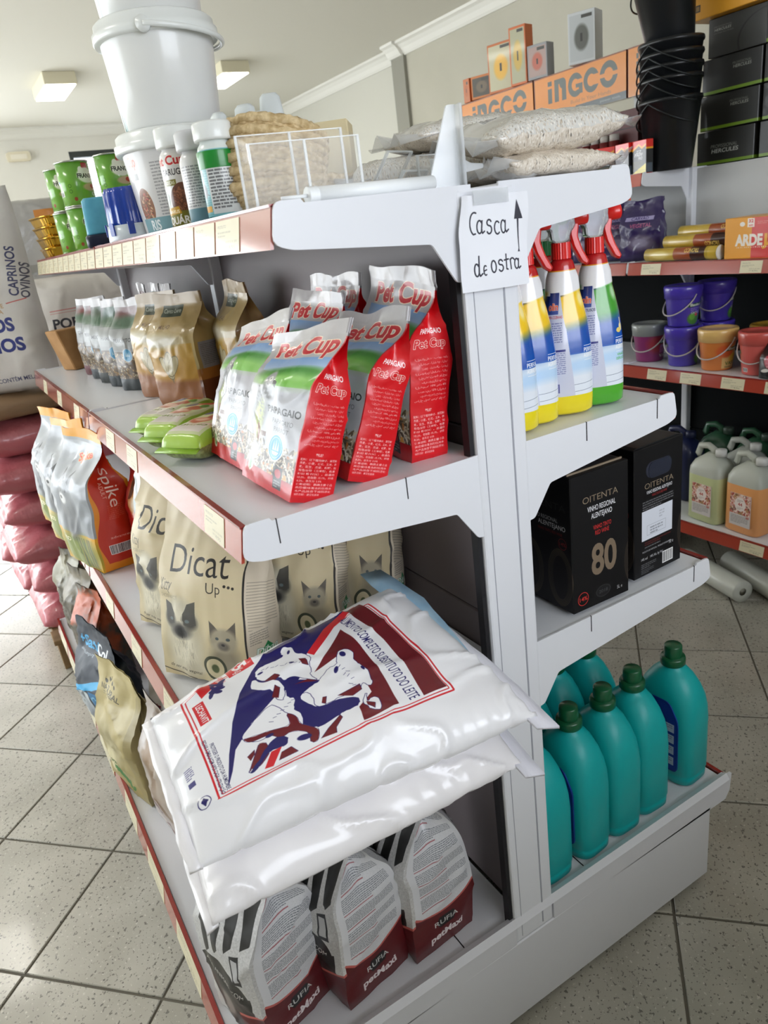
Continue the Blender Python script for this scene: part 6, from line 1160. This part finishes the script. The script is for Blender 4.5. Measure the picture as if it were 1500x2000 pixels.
# top of the second gondola
ZG = 1.4635
SF = im('sealant_card_print', sprayfoam_print(), .3, .5)
for i, (lab, y, x) in enumerate((('black sealant pack with red top nearest the upright', 1.915 + .12, 2.362), ('black sealant pack with red top, second from the upright', 2.115, 2.362), ('dark sealant pack edge, third from the upright', 2.215, 2.37), ('dark sealant pack edge, farthest, behind the oyster bag', 2.30, 2.37))):
    t = thing('sealant_pack', lab, 'pack', (x, y, ZG), (0, 0, L90 + (R(-8) if i < 2 else R(24))), 'black and red sealant packs'); pbox('carton', .075, .032, .112, SF, t)
for i in range(4):
    t = thing('sealant_tube', ['grey topped sealant tube behind the packs, nearest the buckets', 'grey topped sealant tube behind the packs, second', 'grey topped sealant tube behind the packs, third', 'grey topped sealant tube behind the packs, farthest'][i], 'tube', (2.43, 2.23 + i * .048, ZG), (0, 0, 0), 'sealant tubes behind the packs'); lathe('tube_body', [(.021, 0), (.021, .135)], pm('dark_red_tube', '#5a1416', .35), t, 16); lathe('tube_cap', [(.018, .135), (.018, .158)], pm('grey_cap', '#a8a49c', .5), t, 16)
for i in range(2):
    t = thing('maroon_carton', ['maroon carton behind the grey topped tubes, nearest the buckets', 'maroon carton behind the grey topped tubes, farther along'][i], 'box', (2.515, 2.27 + i * .27, ZG), (0, 0, L90), 'maroon cartons under the orange boards'); box('carton', (-.125, -.05, 0, .125, .05, .235), pm('maroon_card', '#4a1416', .5), t, .002); box('flap_gap', (-.124, -.0505, .17, .124, -.0495, .173), DARK, t)
BKT = pm('black_rubber', '#17191b', .3, bump=(30, .15, .002)); GRN = pm('dark_green_grip', '#0d3a34', .4)
def bbucket(label, z, tilt=(0, 0), big=1.0, grip=False):
    t = thing('black_bucket', label, 'bucket', (2.475, 2.01, z), (tilt[0], tilt[1], 0), 'nested black rubber buckets'); s_ = big * .9
    lathe('bucket_body', [(.085 * s_, 0), (.088 * s_, .004), (.118 * s_, .222), (.122 * s_, .222), (.124 * s_, .228), (.122 * s_, .236), (.116 * s_, .236), (.114 * s_, .228), (.084 * s_, .012)], BKT, t, 48)
    P = [(math.cos(q) * .126 * s_, math.sin(q) * .128 * s_, .222 - .075 * abs(math.sin(q))) for q in [math.pi * .5 + math.pi * i / 24 for i in range(25)]]
    tube('wire_handle', P, .003, pm('wire', '#2a2d2e', .35, metal=.6), t, 6)
    if grip: tube('handle_grip', P[10:20], .0075, GRN, t, 8)
    lathe('handle_ear', [(.014, 0), (.014, .012)], BKT, t, 14, (0, .118 * s_, .215), (R(-90), 0, 0))
for i, lab in enumerate(('lowest black rubber bucket of the nested stack', 'second black rubber bucket from the bottom of the nest', 'third black rubber bucket of the nest', 'fourth black rubber bucket of the nest', 'fifth black rubber bucket, just under the top one')): bbucket(lab, ZG + (0 if i == 0 else .028 + .038 * i))
bbucket('topmost black rubber bucket with a dark green handle grip', ZG + .395, (R(-5), R(-5)), 1.0, True)
HB = im('tool_box_print', hercules_print(), .45, .15); HB2 = im('tool_box_print_large', hercules_print(True), .45, .15); HT = im('tool_box_tall_print', hercules_tall_print(), .45, .15)
def herc(label, y, z, m, w=.235, h=.115, x=2.79): t = thing('tool_box', label, 'box', (x, y, z), (0, 0, L90), 'black tool cartons with a green stripe'); pbox('carton', w, .26, h, m, t, .002)
H0 = 1.4645
herc('lowest black tool carton with large lettering, beside the buckets', 1.915, H0, HB2); herc('black tool carton, second from the bottom beside the buckets', 1.905, H0 + .118, HB); herc('black tool carton, third from the bottom beside the buckets', 1.90, H0 + .236, HB); herc('tall dark tool carton with a round shape on top of the black ones', 1.885, H0 + .354, HT, .225, .122)
herc('lowest black tool carton at the frame edge', 1.66, H0, HB2); herc('second black tool carton at the frame edge', 1.655, H0 + .118, HB); herc('third black tool carton at the frame edge', 1.655, H0 + .236, HB); herc('fourth black tool carton at the frame edge', 1.655, H0 + .354, HB); 
ye = thing('welding_rod_box', 'yellow carton lying across the top of the black tool cartons', 'box', (2.755, 1.80, H0 + .478), (0, 0, L90)); pbox('carton', .50, .28, .13, im('yellow_carton_print', yellow_print(), .45, .15), ye, .002); 
IG = im('orange_board_print', ingco_print(), .22, .5)
for i, (lab, y0, y1, z) in enumerate((('orange brand board nearest the black buckets', 2.06, 2.315, 1.757), ('orange brand board in the middle with its whole lettering showing', 2.32, 2.855, 1.757), ('orange brand board at the far end, half hidden by the oyster bags', 2.86, 3.40, 1.757))):
    t = thing('brand_board', lab, 'sign', (2.615, (y0 + y1) / 2, z), (0, 0, L90), 'orange boards above the second gondola'); pbox('board', y1 - y0 - .004, .03, .17, IG, t, .002) if 0 else None
    w = y1 - y0 - .004
    V = [(-w / 2, -.016, 0), (w / 2, -.016, 0), (w / 2, -.016, .17), (-w / 2, -.016, .17), (-w / 2, .016, 0), (w / 2, .016, 0), (w / 2, .016, .17), (-w / 2, .016, .17)]; F = [(0, 1, 2, 3), (5, 4, 7, 6), (4, 0, 3, 7), (1, 5, 6, 2), (3, 2, 6, 7), (4, 5, 1, 0)]
    uv = [(0, 0), (1, 0), (1, 1), (0, 1)] + [(.003, .995)] * 20; link('board', mesh('board', V, F, IG, uv), t)
for y in (2.3, 2.86, 3.39): box('board_stay', (2.632, y - .012, 1.46, 2.65, y + .012, 1.90), MC['grey_back_panel'], G2)
ZI = 1.9285
def obox(label, y, w, d, h, cols, rz=0, name='tool_carton'):
    t = thing(name, label, 'box', (2.625, y, ZI), (0, 0, L90 + rz), 'cartons standing on the orange boards'); c = Cv(2 * (w + d) * 1000, h * 1000, cols[0], 1.6); W_ = w * 1000; H_ = h * 1000
    c.rect(8, 10, W_ - 6, H_ - 10, cols[1]); c.ell(W_ * .5, H_ * .5, W_ * .26, H_ * .25, cols[2], .3); c.rect(W_ * .46, H_ * .42, W_ * .54, H_ * .58, '#2c2a26'); c.rect(W_ * .5, 14, W_ - 12, 26, '#3b3a34')
    pbox('carton', w, d, h, im('carton_' + str(round(y * 100)), c, .45, .2), t); return t
obox('narrow orange carton at the far end of the orange boards', 3.34, .05, .06, .105, ('#b5602a', '#b0632f', '#a8571f')); obox('dark orange carton beside the narrow one', 3.235, .12, .05, .10, ('#c0702e', '#4a4438', '#6b5c46'), R(20))
obox('orange framed flat carton leaning, with a yellow tool picture', 3.09, .15, .03, .205, ('#b8642a', '#b9b494', '#d9a838'), R(14)); obox('tall orange carton with a pale strip standing beside the flat one', 2.955, .09, .06, .235, ('#c4632a', '#a9a688', '#c2a24a'), R(14)); obox('grey and red carton next to the tall orange one', 2.83, .10, .06, .135, ('#8f8f90', '#a88f86', '#b5604a'), R(16))
obox('white and black lantern carton standing alone on the boards', 2.56, .115, .09, .185, ('#c5c8c8', '#b4b8b8', '#5a5c54'), R(24))
# ------------------------------------------------------------------ sacks on the pallet beyond the end of the gondola
pal = thing('wooden_pallet', 'wooden pallet under the pink sacks at the end of the aisle', 'pallet', (0, 0, 0)); PW = pm('pallet_wood', '#8a6f4c', .8, mottle=('#6f5636', 14), bump=(40, .3, .001))
for k in range(6): box('slat', (.03, 2.74 + k * .165, .105, 1.15, 2.84 + k * .165, .125), PW, pal, .002)
for x in (.04, .54, 1.04): box('runner', (x, 2.74, .0, x + .1, 3.66, .105), PW, pal, .002)
PK = im('pink_sack_print', sack_print(4), .35, .35, bump=(12, .5, .01)); PKB = pm('pink_sack_film', '#b8646c', .35, coat=.35, bump=(12, .5, .01))
def sack(label, c, L, wd, T, rz, seed, m, m2, group, cat='sack', name='feed_sack', tl=(0, 0), amp=.010):
    t = thing(name, label, cat, c, (tl[0], tl[1], rz), group); pillow([(-L / 2, -wd / 2, T * .46), (L / 2, -wd / 2, T * .46), (L / 2, wd / 2, T * .46), (-L / 2, wd / 2, T * .46)], T, m, m2, t, 'sack_body', 36, 26, 4, 3.4, seed, amp, 6, .004, .5, 40); return t
nm = ['lowest', 'second', 'third', 'fourth', 'fifth', 'topmost']
for i in range(6): sack('pink feed sack of the front stack on the pallet, %s' % nm[i], (.32 + .03 * (i % 2) - .012 * i, 2.96, .122 + .137 * i), .62, .40, .150, R(2 * (-1) ** i), 90 + i, PK, PKB, 'pink feed sacks on the pallet')
for i in range(5): sack('pink feed sack of the rear stack on the pallet, %s' % nm[i], (.30 - .02 * (i % 2), 3.40, .122 + .137 * i), .64, .40, .150, R(3 * (-1) ** i), 100 + i, PK, PKB, 'pink feed sacks on the pallet')
BRS = im('brown_sack_print', sack_print(3), .6, .05, bump=(12, .4, .01)); BRP = pm('brown_paper', '#8a6f52', .7, bump=(12, .4, .01))
def upsack(label, c, w, h, T, rz, seed, m, m2, lean=0):
    t = thing('feed_sack', label, 'sack', c, (lean, 0, rz), 'printed feed sacks standing behind'); pillow([(-w / 2, 0, 0), (w / 2, 0, 0), (w / 2 * .94, .02, h), (-w / 2 * .94, .02, h)], T, m, m2, t, 'sack_body', 34, 44, 4, 5, seed, .010, 6, .004, .5, 40); return t
sack('brown paper sack lying on the topmost pink sack', (.05, 2.93, .945), .62, .40, .10, R(3), 110, BRS, BRP, 'paper feed sacks')
# the brown sack carries its weight on the side turned to us
WS = pm('white_woven_sack', '#c9c6c0', .55, coat=.1, bump=(12, .4, .01))
upsack('white goat feed sack with blue lettering standing on the brown one', (.10, 2.80, 1.035), .44, .64, .16, R(-14), 111, im('goat_sack_print', sack_print(0), .5, .1, bump=(12, .45, .01)), WS, R(-4))
upsack('white pig feed sack standing behind the goat feed sack', (.50, 3.18, .93), .42, .45, .15, R(-10), 112, im('pig_sack_print', sack_print(1), .5, .1, bump=(12, .4, .01)), WS, R(-3))
sack('white feed sack lying under the standing pig feed sack', (.62, 3.30, .80), .60, .40, .14, R(4), 113, WS, WS, 'paper feed sacks')
upsack('dark navy dog food sack standing behind the pig feed sack', (.62, 3.42, 1.12), .44, .34, .12, R(-10), 114, im('navy_sack_print', sack_print(2), .35, .3, bump=(12, .4, .01)), pm('navy_sack', '#14172b', .4), R(-2))
upsack('grey and orange sack standing at the back beside the goat feed sack', (.44, 3.45, 1.30), .44, .38, .12, R(-6), 115, im('grey_sack_print', sack_print(5), .4, .3, bump=(12, .4, .01)), pm('grey_sack', '#a3a19d', .45), R(-2))
sack('dark sack lying under the sacks at the back', (.55, 3.46, .95), .6, .4, .16, 0, 116, MC['navy_sack'], MC['navy_sack'], 'paper feed sacks')
sack('grey sack lying low at the back of the pallet load', (.50, 3.46, 1.12), .6, .4, .18, 0, 117, MC['grey_sack'], MC['grey_sack'], 'paper feed sacks')
